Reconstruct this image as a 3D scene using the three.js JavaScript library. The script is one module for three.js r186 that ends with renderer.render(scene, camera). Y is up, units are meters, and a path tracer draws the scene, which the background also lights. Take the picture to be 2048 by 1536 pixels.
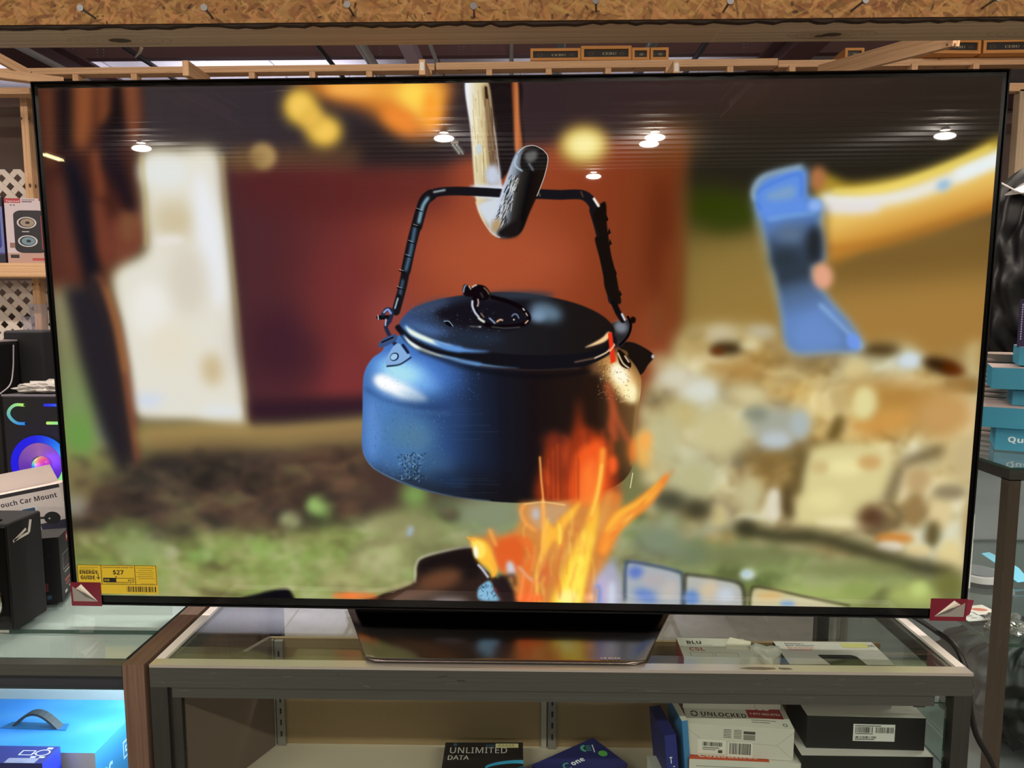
import * as THREE from 'three';
import { RoundedBoxGeometry } from 'three/addons/geometries/RoundedBoxGeometry.js';
import { mergeGeometries, mergeVertices } from 'three/addons/utils/BufferGeometryUtils.js';
import { RectAreaLightUniformsLib } from 'three/addons/lights/RectAreaLightUniformsLib.js';

// ---------------------------------------------------------------- camera, light, exposure
// All heights below are measured from the glass counter top, which stands CT above the floor.
const CT = 0.96;
const scene = new THREE.Scene();
scene.background = new THREE.Color(0x000000);
const camera = new THREE.PerspectiveCamera(2 * Math.atan(768 / 1430.27) * 180 / Math.PI, 4 / 3, 0.05, 120);
camera.position.set(0.0303, 0.5176 + CT, 1.1177);
camera.rotation.set(-0.1057, 0.0214, -0.0002, 'YXZ');
scene.add(camera);
const renderer = new THREE.WebGLRenderer();
renderer.toneMapping = THREE.LinearToneMapping;
renderer.toneMappingExposure = 1.0;
renderer.shadowMap.enabled = true;
RectAreaLightUniformsLib.init();

const ADDED_AISLE_LIGHT = 78;      // radiance of unseen strip lights added over the aisle for general light
const FAR_LIGHT = 40;        // high bay lamps at the far end of the hall
const BACK_LIGHT = 10;       // unseen uplights that brighten the roof beyond the partition
const ADDED_STOCK_LIGHT = 85;      // unseen strip lights added above the header to brighten stock and counter

// ---------------------------------------------------------------- helpers
let seed = 7;
const rnd = () => { seed = (seed * 1664525 + 1013904223) % 4294967296; return seed / 4294967296; };
const rr = (a, b) => a + (b - a) * rnd();
const used = {};
const numbered = (n) => { used[n] = (used[n] ?? -1) + 1; return used[n] ? n + '_' + String(used[n]).padStart(3, '0') : n; };
function put(o) { o.position.y += CT; scene.add(o); return o; }
function shade(o) { o.castShadow = o.receiveShadow = true; return o; }
function thing(name, label, category, pos = [0, 0, 0], turn = 0, group) {
  const o = new THREE.Group(); o.name = numbered(name); o.position.set(...pos); o.rotation.y = turn;
  o.userData = { label, category }; if (group) o.userData.group = group;
  return put(o);
}
function part(name, geo, mat, parent, label) {
  const m = shade(new THREE.Mesh(geo, mat)); m.name = name; parent.add(m); if (label) m.userData.label = label; return m;
}
function solo(name, geo, mat, label, category, pos = [0, 0, 0], turn = 0, group) {
  const m = shade(new THREE.Mesh(geo, mat)); m.name = numbered(name); m.position.set(...pos); m.rotation.y = turn;
  m.userData = { label, category }; if (group) m.userData.group = group;
  return put(m);
}
function struct(name, geo, mat, pos = [0, 0, 0]) {
  const m = shade(new THREE.Mesh(geo, mat)); m.name = name; m.position.set(...pos); m.userData = { kind: 'structure' }; return put(m);
}
// box between two corners, uv in metres, the u axis along the longest side of each face
function bx(x0, y0, z0, x1, y1, z1, noGrain) {
  const w = x1 - x0, h = y1 - y0, d = z1 - z0, g = new THREE.BoxGeometry(w, h, d), uv = g.attributes.uv;
  const dims = [[d, h], [d, h], [w, d], [w, d], [w, h], [w, h]], off = Math.abs(x0 * 3.7 + y0 * 5.3 + z0 * 2.9) % 1;
  for (let f = 0; f < 6; f++) for (let k = 0; k < 4; k++) {
    const i = f * 4 + k; let u = uv.getX(i) * dims[f][0], v = uv.getY(i) * dims[f][1];
    if (!noGrain && dims[f][1] > dims[f][0]) [u, v] = [v, u];
    uv.setXY(i, u + off, v + off * 2.3);
  }
  g.translate((x0 + x1) / 2, (y0 + y1) / 2, (z0 + z1) / 2);
  return g;
}
const plainUV = (g) => { const n = g.attributes.position.count; if (!g.attributes.uv) g.setAttribute('uv', new THREE.BufferAttribute(new Float32Array(n * 2), 2)); return g; };
const merge = (list) => mergeGeometries(list.map((g) => plainUV(g.index ? g.toNonIndexed() : g)));
function rbx(w, h, d, r, x = 0, y = 0, z = 0) { const g = new RoundedBoxGeometry(w, h, d, 2, r); g.translate(x, y, z); return g; }
function tube(pts, r, seg = 40, rad = 8, closed = false) {
  return new THREE.TubeGeometry(new THREE.CatmullRomCurve3(pts.map((p) => new THREE.Vector3(...p)), closed), seg, r, rad, closed);
}
function cyl(r0, r1, h, seg = 24) { return new THREE.CylinderGeometry(r0, r1, h, seg); }
function prism(pts, depth, bevel = 0) {   // outline in x,y, thickness along +z
  const s = new THREE.Shape(pts.map((p) => new THREE.Vector2(p[0], p[1])));
  return new THREE.ExtrudeGeometry(s, { depth, bevelEnabled: bevel > 0, bevelSize: bevel, bevelThickness: bevel, bevelSegments: 2 });
}
// a straight bar of section h x t from a to b (its local x runs along the bar)
function bar(a, b, h, t) {
  const A = new THREE.Vector3(...a), B = new THREE.Vector3(...b), L = A.distanceTo(B), g = bx(-L / 2, -h / 2, -t / 2, L / 2, h / 2, t / 2);
  const x = B.clone().sub(A).normalize(), up = Math.abs(x.y) > 0.98 ? new THREE.Vector3(1, 0, 0) : new THREE.Vector3(0, 1, 0), z = x.clone().cross(up).normalize(), y = z.clone().cross(x);
  g.applyMatrix4(new THREE.Matrix4().makeBasis(x, y, z).setPosition(A.add(B).multiplyScalar(0.5)));
  return g;
}
// place measured in the photograph -> point at a known depth z, or on a known level y
const EYE = new THREE.Vector3(0.0303, 0.5176, 1.1177), TURN = new THREE.Matrix4().makeRotationFromEuler(new THREE.Euler(-0.1057, 0.0214, -0.0002, 'YXZ'));
const sight = (x, y) => new THREE.Vector3((x - 1024) / 1430.27, (768 - y) / 1430.27, -1).applyMatrix4(TURN);
const at = (x, y, z) => { const d = sight(x, y); return d.multiplyScalar((z - EYE.z) / d.z).add(EYE); };
const on = (x, y, h) => { const d = sight(x, y); return d.multiplyScalar((h - EYE.y) / d.y).add(EYE); };

// ---------------------------------------------------------------- textures and materials
function canvas(w, h, draw) { const c = document.createElement('canvas'); c.width = w; c.height = h; draw(c.getContext('2d'), w, h); return c; }
function tex(w, h, draw, repeat) {
  const t = new THREE.CanvasTexture(canvas(w, h, draw)); t.colorSpace = THREE.SRGBColorSpace;
  if (repeat) { t.wrapS = t.wrapT = THREE.RepeatWrapping; t.repeat.set(...repeat); }
  return t;
}
function data(t) { const c = t.clone(); c.colorSpace = THREE.NoColorSpace; return c; }
const M = (color, roughness = 0.6, metalness = 0, extra = {}) => new THREE.MeshStandardMaterial({ color, roughness, metalness, ...extra });
const MP = (color, roughness, metalness, extra = {}) => new THREE.MeshPhysicalMaterial({ color, roughness, metalness, ...extra });
const print = (w, h, draw, roughness = 0.5, extra = {}) => M(0xffffff, roughness, 0, { map: tex(w, h, draw), ...extra });
const rgb = (r, g, b, a = 1) => `rgba(${r | 0},${g | 0},${b | 0},${a})`;

function woodTex(base, dark, knots, k) {
  return tex(1024, 256, (g, w, h) => {
    g.fillStyle = rgb(...base); g.fillRect(0, 0, w, h);
    for (let i = 0; i < 260; i++) {
      const y = rr(0, h), a = rr(0.03, 0.16), lw = rr(0.5, 3.5), am = rr(1, 7), ph = rr(0, 6);
      g.strokeStyle = rnd() < 0.7 ? rgb(...dark, a) : rgb(base[0] + 25, base[1] + 22, base[2] + 18, a); g.lineWidth = lw; g.beginPath();
      for (let x = -10; x <= w + 10; x += 24) g.lineTo(x, y + am * Math.sin(x / 210 + ph) + 1.2 * Math.sin(x / 47 + i));
      g.stroke();
    }
    for (let i = 0; i < knots; i++) {
      const x = rr(30, w - 30), y = rr(20, h - 20), r = rr(5, 11);
      for (let j = 5; j > 0; j--) { g.strokeStyle = rgb(...dark, 0.3); g.lineWidth = 1.5; g.beginPath(); g.ellipse(x, y, r * (1 + j * 0.9), r * (0.5 + j * 0.28), 0, 0, 7); g.stroke(); }
      g.fillStyle = rgb(dark[0] * 0.5, dark[1] * 0.5, dark[2] * 0.5, 0.85); g.beginPath(); g.ellipse(x, y, r * 1.2, r * 0.75, 0, 0, 7); g.fill();
    }
    for (let i = 0; i < 5000; i++) { g.fillStyle = rgb(...dark, rr(0.02, 0.12)); g.fillRect(rr(0, w), rr(0, h), rr(2, 14), 1); }
  }, k);
}
const pineT = woodTex([218, 178, 138], [130, 86, 52], 5, [0.9, 3.5]);
const pine = M(0xffffff, 0.7, 0, { map: pineT, bumpMap: data(pineT), bumpScale: 0.0006 });
const plankT = woodTex([186, 166, 140], [104, 84, 64], 6, [0.8, 4]);
const plank = M(0xffffff, 0.8, 0, { map: plankT, bumpMap: data(plankT), bumpScale: 0.0008 });
const stainT = woodTex([114, 88, 72], [46, 32, 26], 0, [1.5, 7]);
const stain = M(0xffffff, 0.55, 0, { map: stainT, bumpMap: data(stainT), bumpScale: 0.0008 });

const osbT = tex(2048, 512, (g, w, h) => {
  g.fillStyle = rgb(158, 118, 70); g.fillRect(0, 0, w, h);
  const tones = [[196, 154, 98], [178, 136, 82], [208, 170, 114], [150, 108, 62], [128, 88, 48], [186, 146, 90], [112, 74, 40]];
  for (let i = 0; i < 15000; i++) {
    const t = tones[Math.min(6, Math.floor(rnd() * rnd() * 9))], x = rr(-40, w), y = rr(-20, h), q = rr(-0.9, 0.9) + (rnd() < 0.35 ? 1.4 : 0), L = rr(5, 26), W = rr(2, 8);
    g.save(); g.translate(x, y); g.rotate(q); g.fillStyle = rgb(t[0] + rr(-10, 10), t[1] + rr(-9, 9), t[2] + rr(-8, 8), 0.62);
    g.beginPath(); g.moveTo(-L, 0); g.quadraticCurveTo(-L * 0.3, -W, L * 0.8, -W / 2 + rr(-2, 2)); g.lineTo(L, rr(-2, 2)); g.quadraticCurveTo(L * 0.2, W, -L * 0.8, W / 2); g.fill();
    if (rnd() < 0.4) { g.strokeStyle = rgb(78, 48, 22, 0.3); g.lineWidth = 0.9; g.beginPath(); g.moveTo(-L * 0.8, W / 2); g.quadraticCurveTo(0, W, L * 0.8, W * 0.3); g.stroke(); }
    g.restore();
  }
  for (let i = 0; i < 900; i++) { g.fillStyle = rgb(54, 30, 16, rr(0.35, 0.85)); g.beginPath(); g.ellipse(rr(0, w), rr(0, h), rr(1.5, 7), rr(1, 3), rr(0, 3), 0, 7); g.fill(); }
}, [0.7, 2.8]);
const osb = M(0xe2d6c8, 0.8, 0, { map: osbT, bumpMap: data(osbT), bumpScale: 0.0012 });

// brushed metal: fine lines along u, scuffs
function metalTex(base, amp, scuffs, k) {
  return tex(1024, 256, (g, w, h) => {
    g.fillStyle = rgb(base, base, base); g.fillRect(0, 0, w, h);
    for (let i = 0; i < 1600; i++) { const v = base + rr(-amp, amp); g.fillStyle = rgb(v, v, v, 0.35); g.fillRect(rr(-200, w), rr(0, h), rr(60, 500), rr(0.6, 1.6)); }
    for (let i = 0; i < scuffs; i++) { const v = rnd() < 0.7 ? 205 : 60; g.strokeStyle = rgb(v, v - 4, v - 10, rr(0.2, 0.6)); g.lineWidth = rr(1, 4); const x = rr(0, w), y = rr(0, h); g.beginPath(); g.moveTo(x, y); g.lineTo(x + rr(-30, 30), y + rr(-6, 6)); g.stroke(); }
  }, k);
}
const steelT = metalTex(150, 22, 70, [1.1, 9]);
const steel = MP(0xa4aaa4, 0.42, 0.75, { map: steelT, bumpMap: data(steelT), bumpScale: 0.0002 });
const steelDark = MP(0x7c7e7a, 0.45, 0.75, { map: steelT });
const alumEdge = MP(0xd8d4cc, 0.32, 0.75, {});
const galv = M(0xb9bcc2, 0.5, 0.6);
const glass = MP(0xf4faf8, 0.02, 0, { transmission: 1, ior: 1.5, thickness: 0, transparent: false });
const glassFaint = MP(0xf4faf8, 0.02, 0, { transmission: 1, ior: 1.5, thickness: 0, specularIntensity: 0.12 });
const glassEdge = MP(0x2c463e, 0.08, 0, { clearcoat: 1, clearcoatRoughness: 0.05 });
const black = M(0x0c0c0e, 0.45);
const blackGloss = MP(0x060607, 0.22, 0, { specularIntensity: 0.6 });
const blackMatte = M(0x15151a, 0.8);
const white = M(0xe6e2de, 0.6);
const maroon = M(0x8a686c, 0.65);

// a glass plate between two corners: clear faces, green edges on the given sides
function plate(x0, y0, z0, x1, y1, z1, parent, name = 'glass_pane') {
  const g = new THREE.BoxGeometry(x1 - x0, y1 - y0, z1 - z0); g.translate((x0 + x1) / 2, (y0 + y1) / 2, (z0 + z1) / 2);
  const d = [x1 - x0, y1 - y0, z1 - z0], thin = d.indexOf(Math.min(...d)), mats = [0, 0, 1, 1, 2, 2].map((ax) => (ax === thin ? (name === 'front_pane' ? glassFaint : glass) : glassEdge));
  return part(name, g, mats, parent);
}

// ---------------------------------------------------------------- the hall
const concreteT = tex(512, 512, (g, w, h) => {
  g.fillStyle = '#9a958e'; g.fillRect(0, 0, w, h);
  for (let i = 0; i < 9000; i++) { const v = rr(110, 180); g.fillStyle = rgb(v, v - 3, v - 8, 0.12); g.beginPath(); g.ellipse(rr(0, w), rr(0, h), rr(1, 14), rr(1, 9), rr(0, 3), 0, 7); g.fill(); }
}, [0.4, 0.4]);
const wallT = tex(256, 256, (g, w, h) => { g.fillStyle = '#8d8478'; g.fillRect(0, 0, w, h); for (let x = 0; x < w; x += 32) { g.fillStyle = 'rgba(60,50,44,.35)'; g.fillRect(x, 0, 3, h); } }, [1, 1]);
struct('floor', bx(-16, -1.16, -24, 16, -0.96, 32), M(0xffffff, 0.75, 0, { map: concreteT }));
const wallM = M(0xffffff, 0.8, 0, { map: wallT });
struct('wall_back', bx(-16.2, -0.96, -24.2, 16.2, 3.3, -24), wallM);
struct('wall_front', bx(-16.2, -0.96, 32, 16.2, 3.3, 32.2), wallM);
struct('wall_left', bx(-16.2, -0.96, -24, -16, 3.3, 32), wallM);
struct('wall_right', bx(16, -0.96, -24, 16.2, 3.3, 32), wallM);
// roof blanket: white facing sheets between seams
const roofT = tex(512, 512, (g, w, h) => {
  g.fillStyle = '#e4dfe4'; g.fillRect(0, 0, w, h);
  for (let i = 0; i < 500; i++) { const v = rr(205, 245); g.fillStyle = rgb(v, v - 4, v, 0.2); g.fillRect(rr(0, w), rr(-60, h), rr(2, 26), rr(30, 160)); }
}, [0.5, 0.5]);
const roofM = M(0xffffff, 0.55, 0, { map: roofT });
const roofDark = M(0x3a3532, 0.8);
const ceiling = struct('ceiling', bx(-16.2, 3.28, -24.2, 16.2, 3.45, 32.2), M(0x9a9498, 0.8));
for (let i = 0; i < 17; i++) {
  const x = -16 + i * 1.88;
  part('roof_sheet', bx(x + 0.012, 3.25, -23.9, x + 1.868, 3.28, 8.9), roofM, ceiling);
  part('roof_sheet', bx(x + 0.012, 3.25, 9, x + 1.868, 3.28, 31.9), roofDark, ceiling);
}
// cold formed purlins across the hall, red-brown, and the deep steel frames that carry them
const purlinM = maroon;
const purlinG = bx(-15.9, 0, -0.07, 15.9, 0.22, 0.0);
const purlinWord = ['bolted', 'first', 'second', 'third'];
for (let i = 0; i <= 3; i++) {
  const z = -6.1 - i * 2.0;
  const t = thing('roof_purlin', i === 0 ? 'dark red-brown steel roof purlin with bolts, seen just below the header' : `${purlinWord[i]} red-brown roof purlin beyond the bolted one`, 'purlin', [0, 2.945, z], 0, 'steel roof purlins across the hall');
  part('web', purlinG, purlinM, t); part('lip', bx(-15.9, 0, 0, 15.9, 0.012, 0.03), purlinM, t);
  if (i === 0) for (const px of [134, 146, 194, 206, 918, 928, 948, 1488, 1495, 1552, 1562, 760]) { const p = at(px, 100, -6.09); for (let k = 0; k < 3; k++) part('bolt', new THREE.SphereGeometry(0.008, 8, 6), galv, t).position.set(p.x, 0.03 + k * 0.03, 0.002); }
}
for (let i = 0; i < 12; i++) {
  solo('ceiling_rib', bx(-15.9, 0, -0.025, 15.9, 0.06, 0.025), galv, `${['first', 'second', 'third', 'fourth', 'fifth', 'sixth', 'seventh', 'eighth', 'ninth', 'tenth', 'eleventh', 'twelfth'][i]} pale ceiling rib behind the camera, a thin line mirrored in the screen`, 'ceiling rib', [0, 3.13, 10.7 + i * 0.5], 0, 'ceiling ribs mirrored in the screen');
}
const rafterX = [on(1612, 100, 2.7).x, on(44, 118, 2.7).x];
const frameG = merge([bx(-0.13, 0, -23.5, 0.13, 0.025, 9), bx(-0.012, 0.025, -23.5, 0.012, 0.22, 9), bx(-0.13, 0.22, -23.5, 0.13, 0.245, 9)]);
solo('steel_rafter', frameG, maroon, 'wide maroon steel rafter on the right above the wooden frame', 'rafter', [rafterX[0], 2.7, 0]);
solo('steel_rafter', frameG, maroon, 'maroon steel rafter at the upper left corner', 'rafter', [rafterX[1], 2.7, 0]);

// strip light fittings: a white tray and a glowing tube, each with an area light of its own size
function stripLight(x, y, z, L, power, label, color = 0xfff2e2, alongZ = false, glow = 6) {
  const t = thing('strip_light', label, 'ceiling light', [x, y, z], alongZ ? Math.PI / 2 : 0, 'fluorescent strip lights under the roof');
  part('tray', bx(-L / 2, 0.02, -0.07, L / 2, 0.07, 0.07), white, t);
  const tubeM = M(0xffffff, 0.5, 0, { emissive: color, emissiveIntensity: glow });
  for (const s of [-0.035, 0.035]) { const g = cyl(0.014, 0.014, L - 0.04, 12); g.rotateZ(Math.PI / 2); part('tube', g, tubeM, t).position.set(0, 0, s); }
  for (const q of [-1, 1]) part('hanger', bx(q * L * 0.4 - 0.004, 0.07, -0.004, q * L * 0.4 + 0.004, 3.25 - y, 0.004), galv, t);
  const l = new THREE.RectAreaLight(color, power, L, 0.14); l.name = 'strip_light_area'; l.position.set(0, -0.02, 0); l.rotation.x = -Math.PI / 2; t.add(l);
  return t;
}
const aisleX = [-6.6, -2.2, 2.2, 6.4], sideName = ['far left', 'left', 'right', 'far right'];
for (const [z, row] of [[2.9, 'nearest row behind the camera'], [6.6, 'second row behind the camera']])
  aisleX.forEach((x, i) => stripLight(x, 2.58, z, 2.4, ADDED_AISLE_LIGHT, `${sideName[i]} added unseen strip light in the ${row}`));
for (const [x, w] of [[-4.6, 'left'], [-1.3, 'middle'], [2.6, 'right']]) stripLight(x, 2.58, -1.3, 2.0, ADDED_STOCK_LIGHT, `${w} added unseen strip light above the stock behind the television`, 0xfff0e0);
// unseen uplights behind the bolted purlin, which brighten the roof blanket
for (const [x, p, w] of [[-5.85, 1.0, 'left'], [-3.0, 1.5, 'middle'], [0.95, 0.35, 'right']]) {
  const t = thing('uplight_strip', `${w} unseen strip light shining up at the roof behind the bolted purlin`, 'ceiling light', [x, 2.74, -7.3], 0, 'uplights at the roof');
  part('tray', bx(-1.2, -0.05, -0.07, 1.2, 0, 0.07), white, t);
  const g = cyl(0.014, 0.014, 2.3, 12); g.rotateZ(Math.PI / 2); part('tube', g, M(0xffffff, 0.5, 0, { emissive: 0xf0f0ff, emissiveIntensity: 4 }), t).position.y = 0.02;
  for (const q of [-1, 1]) part('hanger', bx(q - 0.004, 0, -0.004, q + 0.004, 0.51, 0.004), galv, t);
  const l = new THREE.RectAreaLight(0xf2f0ff, BACK_LIGHT * p, 2.3, 0.12); l.name = 'uplight_area'; l.position.y = 0.04; l.rotation.x = Math.PI / 2; t.add(l);
}
// the lamps that the screen mirrors
const bay = [[-7.6, 12.25, 'left'], [-1.855, 11.7, 'second'], [1.79, 11.86, 'third'], [1.764, 12.45, 'fourth'], [0.984, 16.49, 'farthest'], [6.74, 12.06, 'right']];
for (const [x, z, w] of bay) {
  const t = thing('high_bay_lamp', `${w} round high bay lamp mirrored in the television`, 'ceiling light', [x, 3.0, z], 0, 'high bay lamps mirrored in the screen');
  part('canopy', cyl(0.06, 0.08, 0.05, 20).translate(0, 0.12, 0), galv, t); part('stem', cyl(0.015, 0.015, 0.15, 10).translate(0, 0.18, 0), galv, t);
  const dm = new THREE.SphereGeometry(0.15, 24, 12); dm.scale(1.15, 0.35, 0.8); part('lens', dm, M(0xffffff, 0.4, 0, { emissive: 0xfff0dc, emissiveIntensity: 200 }), t);
  const l = new THREE.PointLight(0xfff0dc, FAR_LIGHT * 0.02); l.name = 'high_bay_bulb'; l.shadow.radius = 2; t.add(l);
}
{
  const t = stripLight(-9.9, 3.0, 13.06, 0.76, 12, 'single warm tube light mirrored at the left edge of the screen', 0xffe9a8, true, 30); t.rotation.y = Math.PI / 2 - 0.2;
  stripLight(-1.755, 3.0, 12.77, 0.95, 1, 'dim tube light mirrored beside the hooked stick', 0xdfe8dc, true, 6);
}

// ---------------------------------------------------------------- the picture on the television (a flat print on the panel)
// The picture is laid out in sketch units; sk() carries a sketch point to the picture's own pixels.
const SW = 2048, SH = 1152, HM = [1.10457, -0.0850506, -68.9782, 0.0112394, 1.03135, -182.372, 2.63326e-05, -8.10648e-05];
const sk = (x, y) => { const w = HM[6] * x + HM[7] * y + 1; return [(HM[0] * x + HM[1] * y + HM[2]) / w, (HM[3] * x + HM[4] * y + HM[5]) / w]; };
const picture = canvas(SW, SH, (g) => {
  const blur = (b) => { g.filter = b >= 0.7 ? `blur(${b}px)` : 'none'; };
  const lin = (x0, y0, x1, y1, stops) => { const q = g.createLinearGradient(...sk(x0, y0), ...sk(x1, y1)); stops.forEach(([t, c]) => q.addColorStop(t, c)); return q; };
  const rad = (x, y, r0, r1, stops) => { const [a, b] = sk(x, y), q = g.createRadialGradient(a, b, r0, a, b, r1); stops.forEach(([t, c]) => q.addColorStop(t, c)); return q; };
  const trace = (pts, smooth, close = true) => {
    const p = pts.map(([x, y]) => sk(x, y)), n = p.length; g.beginPath();
    if (!smooth) { p.forEach((q, i) => (i ? g.lineTo(...q) : g.moveTo(...q))); if (close) g.closePath(); return; }
    const segs = close ? n : n - 1, P = (i) => (close ? p[(i + n) % n] : p[Math.min(n - 1, Math.max(0, i))]);
    g.moveTo(...p[0]);
    for (let i = 0; i < segs; i++) { const a = P(i - 1), b = P(i), c = P(i + 1), d = P(i + 2); g.bezierCurveTo(b[0] + (c[0] - a[0]) / 6, b[1] + (c[1] - a[1]) / 6, c[0] - (d[0] - b[0]) / 6, c[1] - (d[1] - b[1]) / 6, c[0], c[1]); }
    if (close) g.closePath();
  };
  const poly = (pts, c, b = 0, a = 1) => { blur(b); g.globalAlpha = a; g.fillStyle = c; trace(pts, false); g.fill(); };
  const soft = (pts, c, b = 0, a = 1) => { blur(b); g.globalAlpha = a; g.fillStyle = c; trace(pts, true); g.fill(); };
  const line = (pts, w, c, b = 0, a = 1, smooth = true) => { blur(b); g.globalAlpha = a; g.strokeStyle = c; g.lineWidth = w * 1.08; g.lineCap = g.lineJoin = 'round'; trace(pts, smooth, false); g.stroke(); };
  const blob = (x, y, rx, ry, c, b = 0, rot = 0, a = 1) => { blur(b); g.globalAlpha = a; g.fillStyle = c; const [u, v] = sk(x, y); g.beginPath(); g.ellipse(u, v, rx * 1.08, ry * 1.08, rot, 0, 7); g.fill(); };
  // grainy matter: a warped noise coloured by a ramp, kept inside a soft outline
  const hash = (x, y, s) => { let n = (x * 374761393 + y * 668265263 + s * 974711) | 0; n = Math.imul(n ^ (n >>> 13), 1274126177); return ((n ^ (n >>> 16)) >>> 0) / 4294967296; };
  const vn = (x, y, s) => { const i = Math.floor(x), j = Math.floor(y), u = x - i, v = y - j, a = u * u * (3 - 2 * u), b2 = v * v * (3 - 2 * v), p = hash(i, j, s), q = hash(i + 1, j, s), r = hash(i, j + 1, s), t = hash(i + 1, j + 1, s); return p + (q - p) * a + (r - p) * b2 + (p - q - r + t) * a * b2; };
  const fbm = (x, y, s) => 0.5 * vn(x, y, s) + 0.27 * vn(x * 2.1, y * 2.1, s + 7) + 0.15 * vn(x * 4.3, y * 4.3, s + 19) + 0.08 * vn(x * 8.7, y * 8.7, s + 31);
  const matter = (outline, edge, sx, sy, ramp, tint, s, b, alpha) => {
    const P = outline.map(([x, y]) => sk(x, y)), x0 = Math.max(0, Math.floor(Math.min(...P.map((p) => p[0])) - edge * 2)), y0 = Math.max(0, Math.floor(Math.min(...P.map((p) => p[1])) - edge * 2)), x1 = Math.min(SW, Math.ceil(Math.max(...P.map((p) => p[0])) + edge * 2)), y1 = Math.min(SH, Math.ceil(Math.max(...P.map((p) => p[1])) + edge * 2)), w = Math.ceil((x1 - x0) / 2), h = Math.ceil((y1 - y0) / 2);
    const cn = document.createElement('canvas'); cn.width = w; cn.height = h; const q = cn.getContext('2d'), im = q.createImageData(w, h);
    for (let y = 0; y < h; y++) for (let x = 0; x < w; x++) {
      const X = (x0 + x * 2) / sx, Y = (y0 + y * 2) / sy, wx = fbm(X * 0.7 + 3, Y * 0.7, s + 50), wy = fbm(X * 0.7, Y * 0.7 + 9, s + 60); let t = (fbm(X + wx * 1.6, Y + wy * 1.6, s) - 0.5) * 2.1 + 0.5; t = Math.min(0.999, Math.max(0, t)) * (ramp.length - 1);
      const k = Math.floor(t), f = t - k, hu = (fbm(X * 0.5 + 20, Y * 0.5, s + 90) - 0.5) * 2.4, o = (y * w + x) * 4; for (let n = 0; n < 3; n++) im.data[o + n] = ramp[k][n] + (ramp[k + 1][n] - ramp[k][n]) * f + tint[n] * hu; im.data[o + 3] = 255;
    }
    q.putImageData(im, 0, 0);
    const full = canvas(SW, SH, (z) => { z.filter = `blur(${edge}px)`; z.fillStyle = '#fff'; z.beginPath(); P.forEach((p, n) => (n ? z.lineTo(...p) : z.moveTo(...p))); z.closePath(); z.fill(); z.filter = b ? `blur(${b}px)` : 'none'; z.globalCompositeOperation = 'source-in'; z.drawImage(cn, x0, y0, w * 2, h * 2); });
    blur(0); g.globalAlpha = alpha; g.drawImage(full, 0, 0);
  };
  // ---- backdrop
  blur(0); g.fillStyle = rgb(58, 44, 42); g.fillRect(0, 0, SW, SH);
  // upper band
  poly([[60, 150], [2030, 130], [2030, 360], [60, 360]], lin(300, 200, 1900, 200, [[0, rgb(58, 49, 52)], [0.3, rgb(48, 40, 46)], [0.5, rgb(52, 38, 40)], [0.75, rgb(56, 40, 36)], [1, rgb(44, 36, 30)]]), 20);
  poly([[1340, 240], [2030, 230], [2030, 400], [1340, 400]], rgb(40, 34, 26), 30);
  // middle: mustard field at the right
  poly([[1330, 430], [2030, 430], [2030, 800], [1330, 800]], lin(1400, 430, 1500, 700, [[0, rgb(104, 86, 38)], [0.3, rgb(138, 114, 58)], [1, rgb(156, 122, 60)]]), 40);
  poly([[1640, 500], [2030, 420], [2030, 560], [1640, 590]], rgb(112, 84, 40), 30, 0.8);
  poly([[1650, 590], [2030, 560], [2030, 760], [1650, 760]], rgb(164, 122, 60), 35, 0.85);
  blob(1430, 415, 75, 42, rgb(44, 56, 10), 26); blob(1470, 430, 60, 28, rgb(50, 60, 14), 20);
  blob(1660, 330, 260, 45, rgb(38, 34, 26), 26);
  // lower ground
  poly([[60, 840], [2030, 840], [2030, 1260], [60, 1260]], lin(1000, 840, 1000, 1220, [[0, rgb(120, 108, 66)], [0.5, rgb(118, 122, 78)], [1, rgb(146, 148, 92)]]), 10);
  // ---- brown timber at the left
  poly([[60, 150], [282, 150], [296, 470], [240, 560], [120, 600], [80, 580]], lin(100, 180, 260, 560, [[0, rgb(70, 38, 28)], [0.5, rgb(62, 32, 28)], [1, rgb(92, 48, 34)]]), 10);
  poly([[86, 176], [112, 176], [112, 330], [92, 330]], rgb(92, 52, 36), 9);
  poly([[112, 150], [146, 150], [152, 300], [118, 310]], rgb(30, 22, 24), 10);
  poly([[150, 150], [190, 150], [186, 250], [172, 300], [148, 290]], rgb(136, 78, 44), 11);
  poly([[192, 150], [226, 150], [222, 240], [194, 250]], rgb(112, 62, 38), 9);
  poly([[226, 150], [244, 150], [252, 260], [234, 300], [212, 300], [206, 260], [224, 220]], rgb(28, 20, 22), 8);
  poly([[246, 150], [276, 150], [282, 230], [270, 300], [254, 240]], rgb(120, 70, 46), 9);
  poly([[98, 360], [150, 350], [170, 520], [140, 570], [110, 520]], rgb(96, 54, 42), 16, 0.8);
  poly([[124, 318], [152, 310], [182, 400], [204, 560], [176, 590], [150, 470]], rgb(24, 22, 30), 11);
  poly([[180, 300], [204, 300], [212, 390], [192, 400]], rgb(118, 62, 40), 9);
  poly([[186, 400], [206, 400], [228, 500], [214, 540], [196, 500]], rgb(112, 58, 42), 9);
  poly([[206, 250], [240, 300], [276, 420], [262, 440], [222, 360], [204, 330]], rgb(34, 24, 30), 10);
  poly([[216, 440], [290, 420], [290, 490], [250, 530], [222, 520]], rgb(116, 62, 46), 12);
  poly([[240, 420], [272, 430], [268, 480], [244, 480]], rgb(124, 82, 54), 9, 0.8);
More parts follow.
